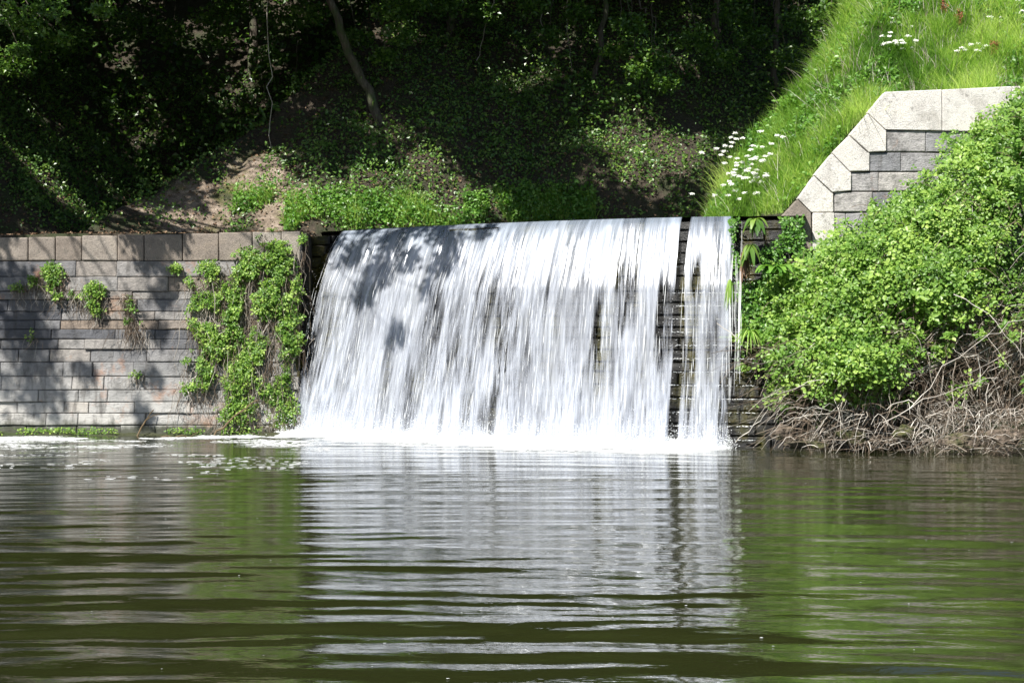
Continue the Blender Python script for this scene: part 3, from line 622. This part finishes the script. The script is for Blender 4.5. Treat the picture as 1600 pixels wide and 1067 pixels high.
# ---------------------------------------------------------------- undergrowth on the bank (nobody could count it)
g = np.random.default_rng(31)
def scatter(n, x0, x1, y0, y1, cond=None, g=g):
    x = g.uniform(x0, x1, n); y = g.uniform(y0, y1, n); z = H(x, y); P = np.stack([x, y, z], 1)
    return P[cond(x, y, z)] if cond is not None else P
def barem(x, y): return np.maximum.reduce([blob(_b[0], _b[1], 1.0, 1.2, x, y), blob(_b2[0], _b2[1], 1.5, 1.0, x, y), blob(_b3[0], _b3[1], .9, .8, x, y)])
P = scatter(150000, -12, 9, 28.2, 40, lambda x, y, z: (z > 3.62) & (fbm(x * 1.1, y * 1.1, 301, 3) + .25 * fbm(x * 5, y * 5, 305, 2) > .43 + .30 * np.clip(barem(x, y) * 1.3, 0, 1)) & ~((x > 3.2) & (y < 30.)) & (g.random(len(x)) > .55 * barem(x, y)))
hgt = g.exponential(.07, len(P)) + .22 * np.maximum(0, fbm(P[:, 0] * 1.9, P[:, 1] * 1.9, 303, 2) - .45) * g.random(len(P)) * 6 * .6; P[:, 2] += hgt; P[:, 1] -= hgt * .4
V, Fc, k = leaves(P, g.uniform(.035, .085, len(P)), L4, (0, -.7, .6), 1., g)
tagit(mesh('undergrowth', V, Fc, M['ivy'], None, {'tint': rep(g.random(len(P)), k)}), 'dark ivy and weeds carpeting the shaded bank', None, None, 'stuff')
P = scatter(26000, -12, 8, 27.6, 38, lambda x, y, z: (z > 3.3) & (x < 3.2)); V, Fc, k = leaves(P + (0, -.02, .02), g.uniform(.03, .075, len(P)), L4, (0, -.2, .9), .7, g)
tagit(mesh('leaf_litter', V, Fc, M['litter'], None, {'tint': rep(g.random(len(P)), k)}), 'brown dead leaves lying on the path and bank', None, None, 'stuff')
n = 60000; x = g.uniform(-22, 18, n); y = g.uniform(36.5, 47, n); z = H(x, y) + g.exponential(2.2, n); kk = (z < 22) & (fbm(x * .5, z * .5, 340, 3) > .36); P = np.stack([x, y, z], 1)[kk]
V, Fc, k = leaves(P, g.uniform(.09, .2, len(P)), L4, (0, -.5, .6), 1.1, g)
tagit(mesh('far_woodland', V, Fc, M['tree'], None, {'tint': rep(g.random(len(P)) * .7, k)}), 'black mass of leaves deep in the wood behind the trunks', None, None, 'stuff')
n = 16000; x = g.uniform(-11, 8, n); y = g.uniform(30.5, 37, n); z = H(x, y) + g.exponential(.55, n); kk = (z > 5.6 + .25 * (x > 0)) & (fbm(x * .9, z * .9 + y * .4, 341, 3) > .50) & ((x < 3.6) | (y > 33)); P = np.stack([x, y, z], 1)[kk]
V, Fc, k = leaves(P, g.uniform(.05, .12, len(P)), L4, (0, -.6, .6), 1., g)
tagit(mesh('shrubbery', V, Fc, M['tree'], None, {'tint': rep(g.random(len(P)), k)}), 'leafy scrub between the trunks high on the bank', None, None, 'stuff')
# grass: verge behind the crest, and the sunny bank on the right
P1 = scatter(30000, -5.2, 1.6, 28.0, 31.2, lambda x, y, z: (z > 3.44) & (np.abs(y - toe(x) - .35) < .55) & (fbm(x * 1.5, y * 1.5, 311, 2) > .36))
P2 = scatter(150000, 3.0, 9.6, 24.95, 30.5, lambda x, y, z: (z > 3.55) & (x > 3.1) & (y > np.where(x > 5.8, 25.3, np.where(x > 4.1, 24.97, 24.7))) & (z > H(x, y - .3) - .8))
P2 = P2[(H(P2[:, 0], P2[:, 1]) > 3.5) & (P2[:, 1] < 29.6 + .3 * (P2[:, 0] - 4))]
P = np.concatenate([P1, P2]); tf = fbm(P[:, 0] * 1.6, P[:, 1] * 1.6, 312, 3); n = len(P)
sz = g.uniform(.12, .30, n) * (.35 + 1.9 * np.clip(tf - .3, 0, 1) + .7 * (fbm(P[:, 0] * 6, P[:, 1] * 6, 313, 2) > .62)) * np.where(np.arange(n) < len(P1), 1.1, 1.25); lean = g.normal(size=(n, 2)) * .38 + (-.15, -.28)
V, Fc, k = blades(P, sz, .0055, lean, g)
tagit(mesh('grass', V, Fc, M['grass'], None, {'tint': rep(np.clip(g.random(n) * .75 + (tf - .5) * 1.9 + .12, 0, 1), k)}), 'long bright grass covering the sunny bank above the wing wall', None, None, 'stuff')
Ps_ = P2[g.choice(len(P2), 3800, replace=False)]; Ps_ = Ps_[fbm(Ps_[:, 0] * 1.1, Ps_[:, 1] * 1.1, 314, 2) > .42]; n = len(Ps_); V, Fc, k = blades(Ps_, g.uniform(.25, .6, n), .004, g.normal(size=(n, 2)) * .4 + (-.1, -.2), g)
tagit(mesh('dry_stalks', V, Fc, M['straw'], None, {'tint': rep(.4 + .6 * g.random(n), k)}), 'dry straw coloured stalks standing in the bright grass', None, None, 'stuff')
# broad weeds mixed in the grass and the verge
Pv1 = P2[g.choice(len(P2), 40000, replace=False)]; Pv1 = Pv1[fbm(Pv1[:, 0] * 1.2, Pv1[:, 1] * 1.2, 320, 3) > .52]
Pv2 = P1[g.choice(len(P1), 5000, replace=False)]; Pv = np.concatenate([Pv1, Pv2]); Pv = Pv + np.stack([g.normal(size=len(Pv)) * .03, -g.random(len(Pv)) * .06, g.uniform(.02, .30, len(Pv))], 1)
V, Fc, k = leaves(Pv, g.uniform(.035, .09, len(Pv)), L6, (0, -.5, .8), 1., g)
tagit(mesh('weeds', V, Fc, M['fern'], None, {'tint': rep(g.random(len(Pv)), k)}), 'broad leaved weeds among the grass on both banks', None, None, 'stuff')

# ---------------------------------------------------------------- bramble thicket on the right
g = np.random.default_rng(41)
BXk = np.array([3.35, 3.5, 4.1, 4.7, 5.05, 5.9, 6.6, 7.7, 9.5]); BT = np.array([1.1, 1.9, 2.55, 2.9, 3.15, 3.65, 4.5, 5.3, 5.6])
BBx = np.array([3.4, 3.7, 4.5, 5.5, 6., 6.6, 7.2, 9.5]); BBz = np.array([1.0, .62, .85, 1.15, 1.5, 1.85, 2.0, 2.0])
def ztop(x): return np.interp(x, BXk, BT) + .22 * (fbm(x * 1.6, x * 0, 401, 3) - .5) * 2
def zbot(x): return np.interp(x, BBx, BBz) + .3 * (fbm(x * 2.1, x * 0, 402, 2) - .5) * 2
def front(x, z):
    r = np.clip(z / ztop(x), 0, 1); bulge = np.sqrt(np.clip(1 - r ** 2.6, 0, 1)); w = .35 + .65 * sstep(3.4, 4.9, x)
    return 24.62 - (.25 + 1.95 * bulge) * w + .75 * sstep(1.0, .2, z) - .3 * sstep(6, 8, x) * bulge + .0
BR = empty('bramble_thicket', (5.6, 23.6, .2), 'big sunlit bramble thicket spilling over the wing wall to the water', 'bramble')
nc = 3000; cx = g.uniform(3.4, 9.3, nc); zt, zb = ztop(cx), zbot(cx); cz = zb + (zt - zb) * g.random(nc) ** .85
lump = .66 * (fbm(cx * 1.5, cz * 1.7, 410, 3) - .5) * 2 + .12 * (vn(cx * 5, cz * 5, 412) - .5); dep = g.exponential(.10, nc); cy = front(cx, cz) - lump * .9 + dep
th = fbm(cx * 1.4, cz * 1.4, 411, 3); dens = sstep(.38, .52, th) * (.22 + .78 * sstep(0, .8, cz - zb + .6 * (vn(cx * 2.3, cz * 2.3, 444) - .5))) * np.where((cx > 6.0 + .5 * (vn(cz * 3, cz, 9))) & (cz < 2.55 - .35 * (7 - cx)), .12, 1); kk = g.random(nc) < dens + .06; cx, cy, cz = cx[kk], cy[kk], cz[kk]
m_ = 15; 
nsh = 260; sx_ = g.uniform(3.45, 9.2, nsh); sz_ = ztop(sx_) * g.uniform(.35, 1.0, nsh); sh0 = np.stack([sx_, front(sx_, sz_), sz_], 1); shd = unit(np.stack([g.normal(size=nsh) * .5 - .15, -g.random(nsh) * .7, g.uniform(-.4, 1.0, nsh)], 1)); shl = g.uniform(.15, .5, nsh)
P = np.repeat(np.stack([cx, cy, cz], 1), m_, 0) + g.normal(size=(len(cx) * m_, 3)) * (.13, .09, .10); tt = np.repeat(g.random(len(cx)), m_)
ts_ = g.random((nsh, 9)); Psh = (sh0[:, None] + shd[:, None] * (shl[:, None] * ts_)[..., None]).reshape(-1, 3); P = np.concatenate([P, Psh]); tt = np.concatenate([tt, .4 + .5 * g.random(len(Psh))])
kk = P[:, 1] < 24.75; P, tt = P[kk], tt[kk]
V, Fc, k = leaves(P, g.uniform(.055, .118, len(P)) * (.8 + .4 * tt), L3, (-.25, -.75, .75), .85, g); mesh('foliage', V, Fc, M['bramble'], BR, {'tint': rep(np.clip(tt * .75 + g.random(len(P)) * .35 - .05, 0, 1), k)})
# leaves deeper in, given the darker ivy greens
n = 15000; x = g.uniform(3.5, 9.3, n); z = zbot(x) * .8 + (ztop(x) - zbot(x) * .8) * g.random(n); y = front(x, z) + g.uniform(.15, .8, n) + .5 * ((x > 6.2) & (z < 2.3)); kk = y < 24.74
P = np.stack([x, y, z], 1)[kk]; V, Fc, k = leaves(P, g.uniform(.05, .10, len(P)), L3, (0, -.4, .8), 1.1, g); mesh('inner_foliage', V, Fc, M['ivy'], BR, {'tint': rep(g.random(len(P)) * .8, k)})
n_c = 60; cx = g.uniform(3.9, 9.2, n_c); cz = zbot(cx) * g.uniform(.45, 1.1, n_c); P = np.repeat(np.stack([cx, front(cx, cz) - .02, cz], 1), 9, 0) + g.normal(size=(n_c * 9, 3)) * (.08, .05, .07)
V, Fc, k = leaves(P, g.uniform(.06, .12, len(P)), L3, (-.2, -.75, .75), .9, g); mesh('lower_foliage', V, Fc, M['bramble'], BR, {'tint': rep(g.random(len(P)), k)})
lines, rads, tn = [], [], []
for j in range(2300):       # dry canes arching down to the water
    x = g.uniform(3.95, 9.2); z0_ = g.uniform(.35, 1.75) + (.9 if x > 6 else 0) * g.random(); y0_ = front(x, z0_) + g.uniform(-.02, .5)
    L_ = g.uniform(.4, 1.3); a = g.normal() * .8; e = np.array([x + L_ * math.sin(a), y0_ - g.uniform(-.25, .40), max(.0, z0_ - L_ * abs(math.cos(a)) * g.uniform(.3, 1.1))])
    ln = curve((x, y0_, z0_), e, g.uniform(-.05, .22), .02, 6, g); lines.append(ln); rads.append(np.linspace(1, .5, 6) * g.uniform(.0022, .006)); tn.append(np.full(18, g.random() ** 1.8))
for j in range(1400):       # tangled low dead stems at the water's edge
    x = g.uniform(4.05, 9.2); z = g.uniform(.05, .7); y = 22.75 - .30 * (x - 4.) + g.uniform(-.35, .7) + z * .3; a = g.normal() * .75; L_ = g.uniform(.25, .8)
    ln = curve((x, y, z), (x + L_ * math.sin(a), y + g.normal() * .15, max(.0, z + L_ * math.cos(a) * g.uniform(-1.1, .1))), g.uniform(.0, .16), .03, 6, g)
    lines.append(ln); rads.append(np.linspace(1, .5, 6) * g.uniform(.0022, .0065)); tn.append(np.full(18, .1 + .9 * g.random() ** .9))
for j in range(nsh):
    lines.append(curve(sh0[j] - shd[j] * .2, sh0[j] + shd[j] * shl[j], .02, .01, 6, g)); rads.append(np.linspace(.005, .002, 6)); tn.append(np.full(18, .3))
for j in range(420):
    x = g.uniform(3.7, 9.2); z = zbot(x) + (ztop(x) - zbot(x)) * g.random() ** 1.7 * .8; y = front(x, z) - g.uniform(-.1, .12); a = g.normal() * .9; L_ = g.uniform(.15, .55)
    lines.append(curve((x, y, z), (x + L_ * math.sin(a), y - g.uniform(-.1, .1), z - L_ * math.cos(a) * .8), g.uniform(-.03, .08), .03, 6, g)); rads.append(np.linspace(1, .5, 6) * g.uniform(.002, .0045)); tn.append(np.full(18, g.random()))
for j in range(120):       # live arching shoots over the top
    x = g.uniform(3.6, 9.); z = ztop(x) * g.uniform(.5, 1.); y = front(x, z); ln = curve((x, y, z), (x - g.uniform(-.3, .6), y - g.uniform(0, .3), z + g.uniform(-.3, .3)), g.uniform(.05, .25), .02, 6, g)
    lines.append(ln); rads.append(np.full(6, .004)); tn.append(np.full(18, .3))
V, Fc = tubes(lines, rads, 3); o = mesh('dry_canes', V, Fc, M['straw'], BR, {'tint': np.concatenate(tn)}); o['kind'] = 'stuff'
# the notable pale shoot that reaches left over the falls
for ln, r_ in ((curve(at(1120, 505, 23.6), at(1212, 545, 23.5), -.09, .01, 10, g), .006), (curve(at(1150, 690, 23.3), at(1200, 640, 23.), -.05, .02, 8, g), .007), (curve(at(1490, 460, 22.2), at(1600, 560, 22.), .1, .02, 8, g), .006), (curve(at(1420, 640, 21.9), at(1600, 500, 21.8), .12, .02, 10, g), .006), (curve(at(1380, 660, 21.8), at(1560, 590, 21.7), .1, .02, 10, g), .006)):
    V, Fc = tubes([ln], [np.linspace(r_, r_ * .5, len(ln))], 5); mesh('shoot', V, Fc, M['straw'], BR, {'tint': np.full(len(V), .9)})

# rocks at the water's edge
def rock(name, c, s, label, gseed, m='granite', group='rocks at the foot of the brambles'):
    bm = bmesh.new(); bmesh.ops.create_icosphere(bm, subdivisions=3, radius=1.); V = np.array([v.co[:] for v in bm.verts]); Fc = np.array([[v.index for v in f.verts] for f in bm.faces]); bm.free()
    gg = np.random.default_rng(gseed)
    for _ in range(16):
        d_ = unit(gg.normal(size=3)); k_ = gg.uniform(.42, .8); pr = V @ d_; V = V - np.outer(np.maximum(0, pr - k_), d_)
    V = V * (1 + .25 * (fbm(V[:, 0:1] * 2 + 3, V[:, 2:3] * 2 + 5, gseed, 3) - .5)) * np.array(s) * np.array([.9, .9, .7]) + gg.normal(size=V.shape) * .006 + np.array(c)
    return tagit(mesh(name, V, Fc, M[m], None, {'tint': np.full(len(V), .3), 'bare': np.full(len(V), .52), 'lawn': np.zeros(len(V))}, loc=c), label, 'rock', group)
rk = [((1222, 672), 22.9, (.22, .16, .20), 'pale upright rock under the bramble tip beside the falls'), ((1180, 688), 23.4, (.20, .15, .07), 'dark flat rock touching the foot of the falls'),
      ((1260, 690), 22.5, (.3, .2, .12), 'low pale rock right of the upright pale rock'), ((1330, 678), 22.4, (.35, .2, .18), 'broad rock half hidden by dead canes below the middle of the brambles'),
      ((1420, 672), 22.1, (.32, .2, .22), 'big buff rock glimpsed behind hanging canes'), ((1500, 684), 21.8, (.36, .2, .17), 'rock at the water line near the right edge'), ((1575, 680), 21.6, (.3, .2, .2), 'rightmost rock under the dark hollow of the brambles')]
for k, ((a, c), yy, s_, lab) in enumerate(rk): rock('rock', tuple(at(a, c, yy + .28) * (1, 1, 1) - (0, 0, .03)), tuple(np.array(s_) * (1.25, 1, 1.1)), lab, 60 + k, 'wet' if k == 1 else 'ground')

# ---------------------------------------------------------------- plants on the left wall
g = np.random.default_rng(51)
def wall_plant(name, blobs, label, cat_, leafsz=(.045, .09), tpl=L3, m='bramble', strands=40, droop=.5, n0=130):
    """blobs in wall space (x, z, rx, rz, bulge)"""
    c = blobs[0]; root = empty(name, (c[0], float(wall_y(c[0], c[1])), c[1]), label, cat_, 'plants growing from the left wall')
    Ps, lines = [], []
    for (x, z, rx, rz, bu) in blobs:
        n = int(n0 * (rx * rz) / .03); p = unit(g.normal(size=(n, 3))) * g.random((n, 1)) ** .4 * (rx, bu, rz) + (x, 0, z)
        kk = fbm(p[:, 0] * 4.5, p[:, 2] * 4.5, 501, 2) > .40; p = p[kk]; p[:, 1] = wall_y(p[:, 0], p[:, 2]) - .06 - np.abs(p[:, 1]) * 1.1; Ps.append(p)
        for j in range(int(strands * rx / .2)):
            sx_ = x + g.normal() * rx * .6; sz_ = z + g.uniform(-.9, .5) * rz; L_ = g.uniform(.15, 1) ** 1.5 * droop; yy = float(wall_y(sx_, sz_))
            e = (sx_ + g.normal() * .22 * L_ ** .5, float(wall_y(sx_, sz_ - L_)) - .05 - g.random() * .06, max(.02, sz_ - L_))
            lines.append(curve((sx_, yy - bu * g.random() - .05, sz_), e, g.normal() * .05, .045, 6, g))
    P = np.concatenate(Ps); V, Fc, k = leaves(P, g.uniform(*leafsz, len(P)), tpl, (-.2, -.7, .6), .9, g); mesh('foliage', V, Fc, M[m], root, {'tint': rep(g.random(len(P)), k)})
    V, Fc = tubes(lines, [np.linspace(1, .4, 6) * g.uniform(.002, .006) for _ in lines], 3); mesh('stems', V, Fc, M['straw'], root, {'tint': rep(g.random(len(lines)) * .9, 18)})
def wp(px, py): z = CZ + (533.5 - py) / F * 27.0; return ((px - 800) / F * 27.0, z)
def bl(px, py, rx, ry, bu=.12): x, z = wp(px, py); return (x, z, rx * .0108, ry * .0108, bu)
wall_plant('wall_bramble', [bl(395, 415, 45, 32, .22), bl(330, 425, 30, 20, .15), bl(440, 450, 34, 48, .25), bl(455, 520, 24, 45, .18), bl(360, 470, 28, 35, .15), bl(345, 530, 34, 38, .20), bl(310, 585, 30, 38, .18), bl(375, 590, 25, 40, .15), bl(412, 378, 14, 20, .1), bl(430, 590, 28, 40, .1), bl(445, 640, 25, 30, .08), bl(300, 440, 14, 10, .1), bl(385, 500, 40, 42, .22), bl(400, 560, 34, 40, .18), bl(318, 490, 26, 40, .15), bl(435, 400, 26, 26, .18), bl(375, 640, 36, 26, .12), bl(410, 470, 34, 40, .24), bl(470, 385, 8, 22, .08)],
           'large leafy bramble draped down the wall next to the falls', 'bramble', strands=36, droop=1.2, n0=125)
wall_plant('wall_plant', [bl(75, 430, 20, 22), bl(90, 455, 14, 14), bl(28, 447, 14, 10), bl(52, 440, 14, 10)], 'small leafy plant rooted high on the wall at far left', 'wall plant', n0=120)
wall_plant('wall_plant', [bl(150, 470, 18, 26), bl(125, 458, 28, 8), bl(142, 446, 14, 10)], 'small dark leafy tuft second from left on the wall', 'wall plant', n0=130)
wall_plant('wall_plant', [bl(202, 490, 9, 26, .08), bl(210, 512, 20, 12), bl(195, 462, 10, 8, .06)], 'wispy hanging plant with dry roots right of the dark tuft', 'wall plant', strands=110, droop=.4, n0=80)
wall_plant('wall_plant', [bl(270, 420, 11, 8, .08)], 'tiny sprig just under the coping left of the large bramble', 'wall plant', strands=20, droop=.25)
wall_plant('wall_plant', [bl(215, 585, 12, 6, .05)], 'faint low sprig on the wall below the dry-rooted plant', 'wall plant', strands=30, droop=.4, n0=60)
wall_plant('wall_plant', [bl(55, 525, 12, 12, .05)], 'faint shaded sprig low under the far left plant', 'wall plant', strands=30, droop=.4, n0=60)
# bare stems and fallen branches against the wall foot
for (a, b, yy, r_, lab) in (((213, 684), (240, 640), 26.4, .016, 'short fallen branch leaning at the foot of the left wall'), ((332, 686), (402, 625), 26.3, .018, 'long fallen branch slanting against the wall beneath the bramble'), ((250, 683), (340, 690), 26.2, .012, 'thin pale branch lying flat at the water line')):
    ln = curve(at(*a, yy), at(*b, yy + .35 if b[1] < 660 else yy), .04, .02, 9, g); V, Fc = tubes([ln, curve(ln[4], ln[4] + (.25, -.05, .12), .02, .02, 5, g)], [np.linspace(r_, r_ * .5, 9), np.linspace(r_ * .5, r_ * .2, 5)], 6)
    tagit(mesh('fallen_branch', V, Fc, M['brownst'], None, {'tint': np.full(len(V), .8)}, loc=ln[0]), lab, 'branch', 'branches at the foot of the left wall')
# mossy ledge of silt at the wall foot
xs = np.arange(-10.5, -3.7, .04); ws = np.linspace(0, .5, 14); U, Ww = np.meshgrid(xs, ws); V = np.stack([U, wall_y(U, 0) + .05 - Ww, .07 * fbm(U * 2.5, Ww * 6, 520, 4) * (1 - sstep(.15, .5, Ww)) * 1.7 - .035], -1)
tagit(mesh('silt', V.reshape(-1, 3), GRID(len(xs), len(ws)), M['ground'], None, {'bare': np.zeros(V[..., 0].size), 'lawn': np.full(V[..., 0].size, .5)}, smooth=True), 'muddy ledge along the foot of the left wall', None, None, 'structure')
n = 1500; x = g.uniform(-9.8, -3.8, n); kk = fbm(x * 1.3, x * 0, 521, 3) > .5; x = x[kk]; P = np.stack([x, wall_y(x, 0) - g.uniform(.03, .22, len(x)), g.uniform(.02, .12, len(x))], 1)
V, Fc, k = leaves(P, g.uniform(.03, .06, len(P)), L4, (0, -.5, .8), 1., g); tagit(mesh('moss', V, Fc, M['bramble'], None, {'tint': rep(g.random(len(P)), k)}), 'green weed growing along the ledge at the wall foot', None, None, 'stuff')

# ---------------------------------------------------------------- plants at the right end of the falls
def clump(name, base, n, L_, label, cat_, group=None, m='fern', width=.035, arch=.6, tpl='leaf', dirbias=(0, -.5), droop=None):
    root = empty(name, tuple(base), label, cat_, group); b = np.array(base, float); Vp, st = [], []
    for j in range(n):
        a = g.uniform(0, 6.28); dx, dy = math.cos(a) + dirbias[0], math.sin(a) * .7 + dirbias[1]; l_ = L_ * g.uniform(.6, 1.1)
        k = 8; t = np.linspace(0, 1, k); c = np.stack([b[0] + dx * l_ * t * arch, b[1] + dy * l_ * t * arch, b[2] + (l_ * (t - (.55 + .5 * arch) * t ** 2.2) if droop is None else l_ * (g.uniform(.2, .8) * t - droop * t ** 1.7))], 1)
        w = width * np.sin(math.pi * np.clip(t * .92 + .04, 0, 1)) ** .8 * (1 + .15 * np.sin(t * 40 + a)); sd = np.array([-dy, dx, 0]) / math.hypot(dx, dy)
        sh = np.array([0, 0, .35]); V = np.stack([c - sd * w[:, None] + sh * w[:, None], c, c + sd * w[:, None] + sh * w[:, None]], 1).reshape(-1, 3)
        i = (np.arange(k - 1) * 3)[:, None] + np.arange(2)[None]; i = i.ravel(); Vp.append((V, np.stack([i, i + 1, i + 4, i + 3], 1))); st.append(np.full(len(V), g.random()))
    V, Fl = cat(Vp); mesh('leaf', V, Fl, M[m], root, {'tint': np.concatenate(st)}, smooth=True)['kind'] = 'stuff'
    return root
clump('dock_plant', at(1180, 345, 24.15), 36, .36, 'broad leaved dock plant hanging over the right end of the crest', 'dock plant', m='ivy', width=.038, arch=.55, droop=1.1)
clump('dock_plant', at(1172, 385, 23.95), 30, .34, 'lower dock plant with drooping leaves on the dark stone', 'dock plant', m='ivy', width=.034, arch=.45, droop=1.2)
clump('dead_leaf_bunch', at(1163, 395, 24.0), 24, .40, 'bunch of withered yellow leaves hanging under the dock plants', 'dead leaves', m='litter', width=.03, arch=.2, droop=1.6)
clump('grass_tuft', at(1140, 440, 23.95), 50, .45, 'wet yellowish grass tuft hanging at the right edge of the falls', 'grass tuft', m='grass', width=.008, arch=.2, droop=1.3)
clump('grass_tuft', at(1172, 520, 23.6), 60, .5, 'arching pale grass tuft at the left tip of the brambles', 'grass tuft', m='grass', width=.008, arch=.5, droop=.9)
clump('fern', at(1212, 430, 23.8), 40, .42, 'dark green fern growing above the left end of the brambles', 'fern', width=.05, arch=.8)
clump('grass_tuft', at(425, 365, 27.3), 30, .25, 'grass tuft sprouting from the coping near the falls', 'grass tuft', m='grass', width=.006, arch=.5)
root = empty('creeping_ivy', tuple(at(1195, 420, 24.3)), 'dark creeping leaves covering the wet stone between falls and wing wall', 'ivy')
n = 5200; x = g.uniform(3.35, 4.45, n); z = g.uniform(1.2, 3.45, n); kk = (fbm(x * 3, z * 2.2, 530, 3) > .47) & (x > 3.35 + .12 * (3.4 - z)); x, z = x[kk], z[kk]; P = Pw(x, z, g.uniform(.04, .28, len(x)))
V, Fc, k = leaves(P, g.uniform(.04, .08, len(P)), L4, (-.1, -.8, .5), .9, g); mesh('foliage', V, Fc, M['fern'], root, {'tint': rep(g.random(len(P)), k)})

# cow parsley in flower on the grass bank
def parsley(base, h, nu, label, grp, g=g):
    root = empty('cow_parsley', tuple(base), label, 'flowering plant', grp); b = np.array(base, float); lines, rads, fl = [], [], []
    nu = int(nu * 1.7)
    for j in range(nu):
        e = b + (g.normal() * (.11 + h * .08) + .04, g.normal() * .1 - .05, h * g.uniform(.45, 1.15)); f = b + (e - b) * .45 + (0, 0, .03); lines.append(curve(b, e, .04, .01, 6, g)); rads.append(np.linspace(.005, .002, 6))
        r_ = g.uniform(.018, .034)
        for q_ in range(9):
            a = q_ * 2.4; rr = r_ * math.sqrt((q_ + .5) / 9); t_ = e + (rr * math.cos(a), rr * math.sin(a) * .8, .03 - rr * .45 - .35 * rr * math.sin(a) * -1); lines.append(np.stack([e, t_])); rads.append(np.array([.0015, .0012]))
            fl.append(t_ + g.normal(size=(9, 3)) * (.012, .012, .005))
    V, Fc = tubes(lines, rads, 3); mesh('stem', V, Fc, M['grass'], root, {'tint': np.full(len(V), .5)})
    for j in range(nu):
        P = np.concatenate(fl[j * 9:j * 9 + 9]); V, Fc, k = leaves(P, g.uniform(.012, .022, len(P)), L4, (0, -.7, .7), .6, g); mesh('flower_head', V, Fc, M['petal'], root, {'tint': rep(g.random(len(P)), k)})
pl = [((1122, 285), .34, 5, 'white flowers lowest at the left tip of the grass bank'), ((1140, 270), .42, 7, 'dense white flower heads at the left tip, beside the dark wood'), ((1160, 262), .48, 8, 'tallest white umbels of the clump above the right end of the falls'), ((1178, 255), .42, 6, 'white flowers at the right side of the clump above the falls'), ((1163, 290), .3, 4, 'few white umbels in the grass under the flower clump'),
      ((1385, 85), .32, 5, 'white flowers on the upper bank left of the dark green tussock'), ((1408, 92), .32, 5, 'white flowers on the upper bank next to the tall grass'), ((1402, 60), .28, 3, 'white flowers highest up the grass edge by the wood'), ((1520, 88), .22, 6, 'spread of white flowers above the top coping'), ((1504, 100), .2, 4, 'small white flowers just above the coping of the wing wall'),
      ((1570, 20), .25, 4, 'white flowers near the top right corner'), ((1545, 45), .22, 4, 'white flower pair below the top right corner'), ((1585, 40), .2, 3, 'white flowers at the right edge of the grass'), ((1268, 120), .2, 2, 'single white umbel on the dark edge of the grass bank')]
for k_, (pp, h_, nu, lab) in enumerate(pl):
    if k_ < 5: yy = 26.0 + .15 * (k_ % 3); xx = max(3.5 + .05 * k_, (pp[0] - 800) / F * yy); b = np.array([xx, yy, float(H(xx, yy))]); h_ = max(.45, CZ + (533.5 - pp[1] + 35) / F * yy - b[2]); nu += 2
    else: b = hit(*pp, 24.9)
    parsley(b - (0, 0, .02), h_, nu, lab, 'white flowers on the grass bank')
# reddish sorrel spikes in the grass
for (pp, lab) in (((1474, 30), 'rusty red seeding sorrel high in the grass'), ((1500, 48), 'second rusty sorrel spike, slightly lower and right'), ((1552, 96), 'faint rusty sorrel spike above the coping')):
    b = hit(*pp, 25); lines = [curve(b, b + (g.normal() * .06, -.05, g.uniform(.2, .35)), 0, .02, 6, g) for _ in range(5)]
    root = empty('sorrel', tuple(b), lab, 'sorrel', 'red sorrel in the grass'); V, Fc = tubes(lines, [.003] * 5, 3); mesh('stem', V, Fc, M['grass'], root, {'tint': np.full(len(V), .6)})
    
    for l in lines:
        P = np.stack([np.interp(np.linspace(.4, 1, 70), np.linspace(0, 1, 6), l[:, q_]) for q_ in range(3)], 1) + g.normal(size=(70, 3)) * .010; V, Fc, k = leaves(P, .03, L4, (0, -.5, .5), 1., g); mesh('seed_spike', V, Fc, M['rust'], root, {'tint': rep(g.random(len(P)), k)})
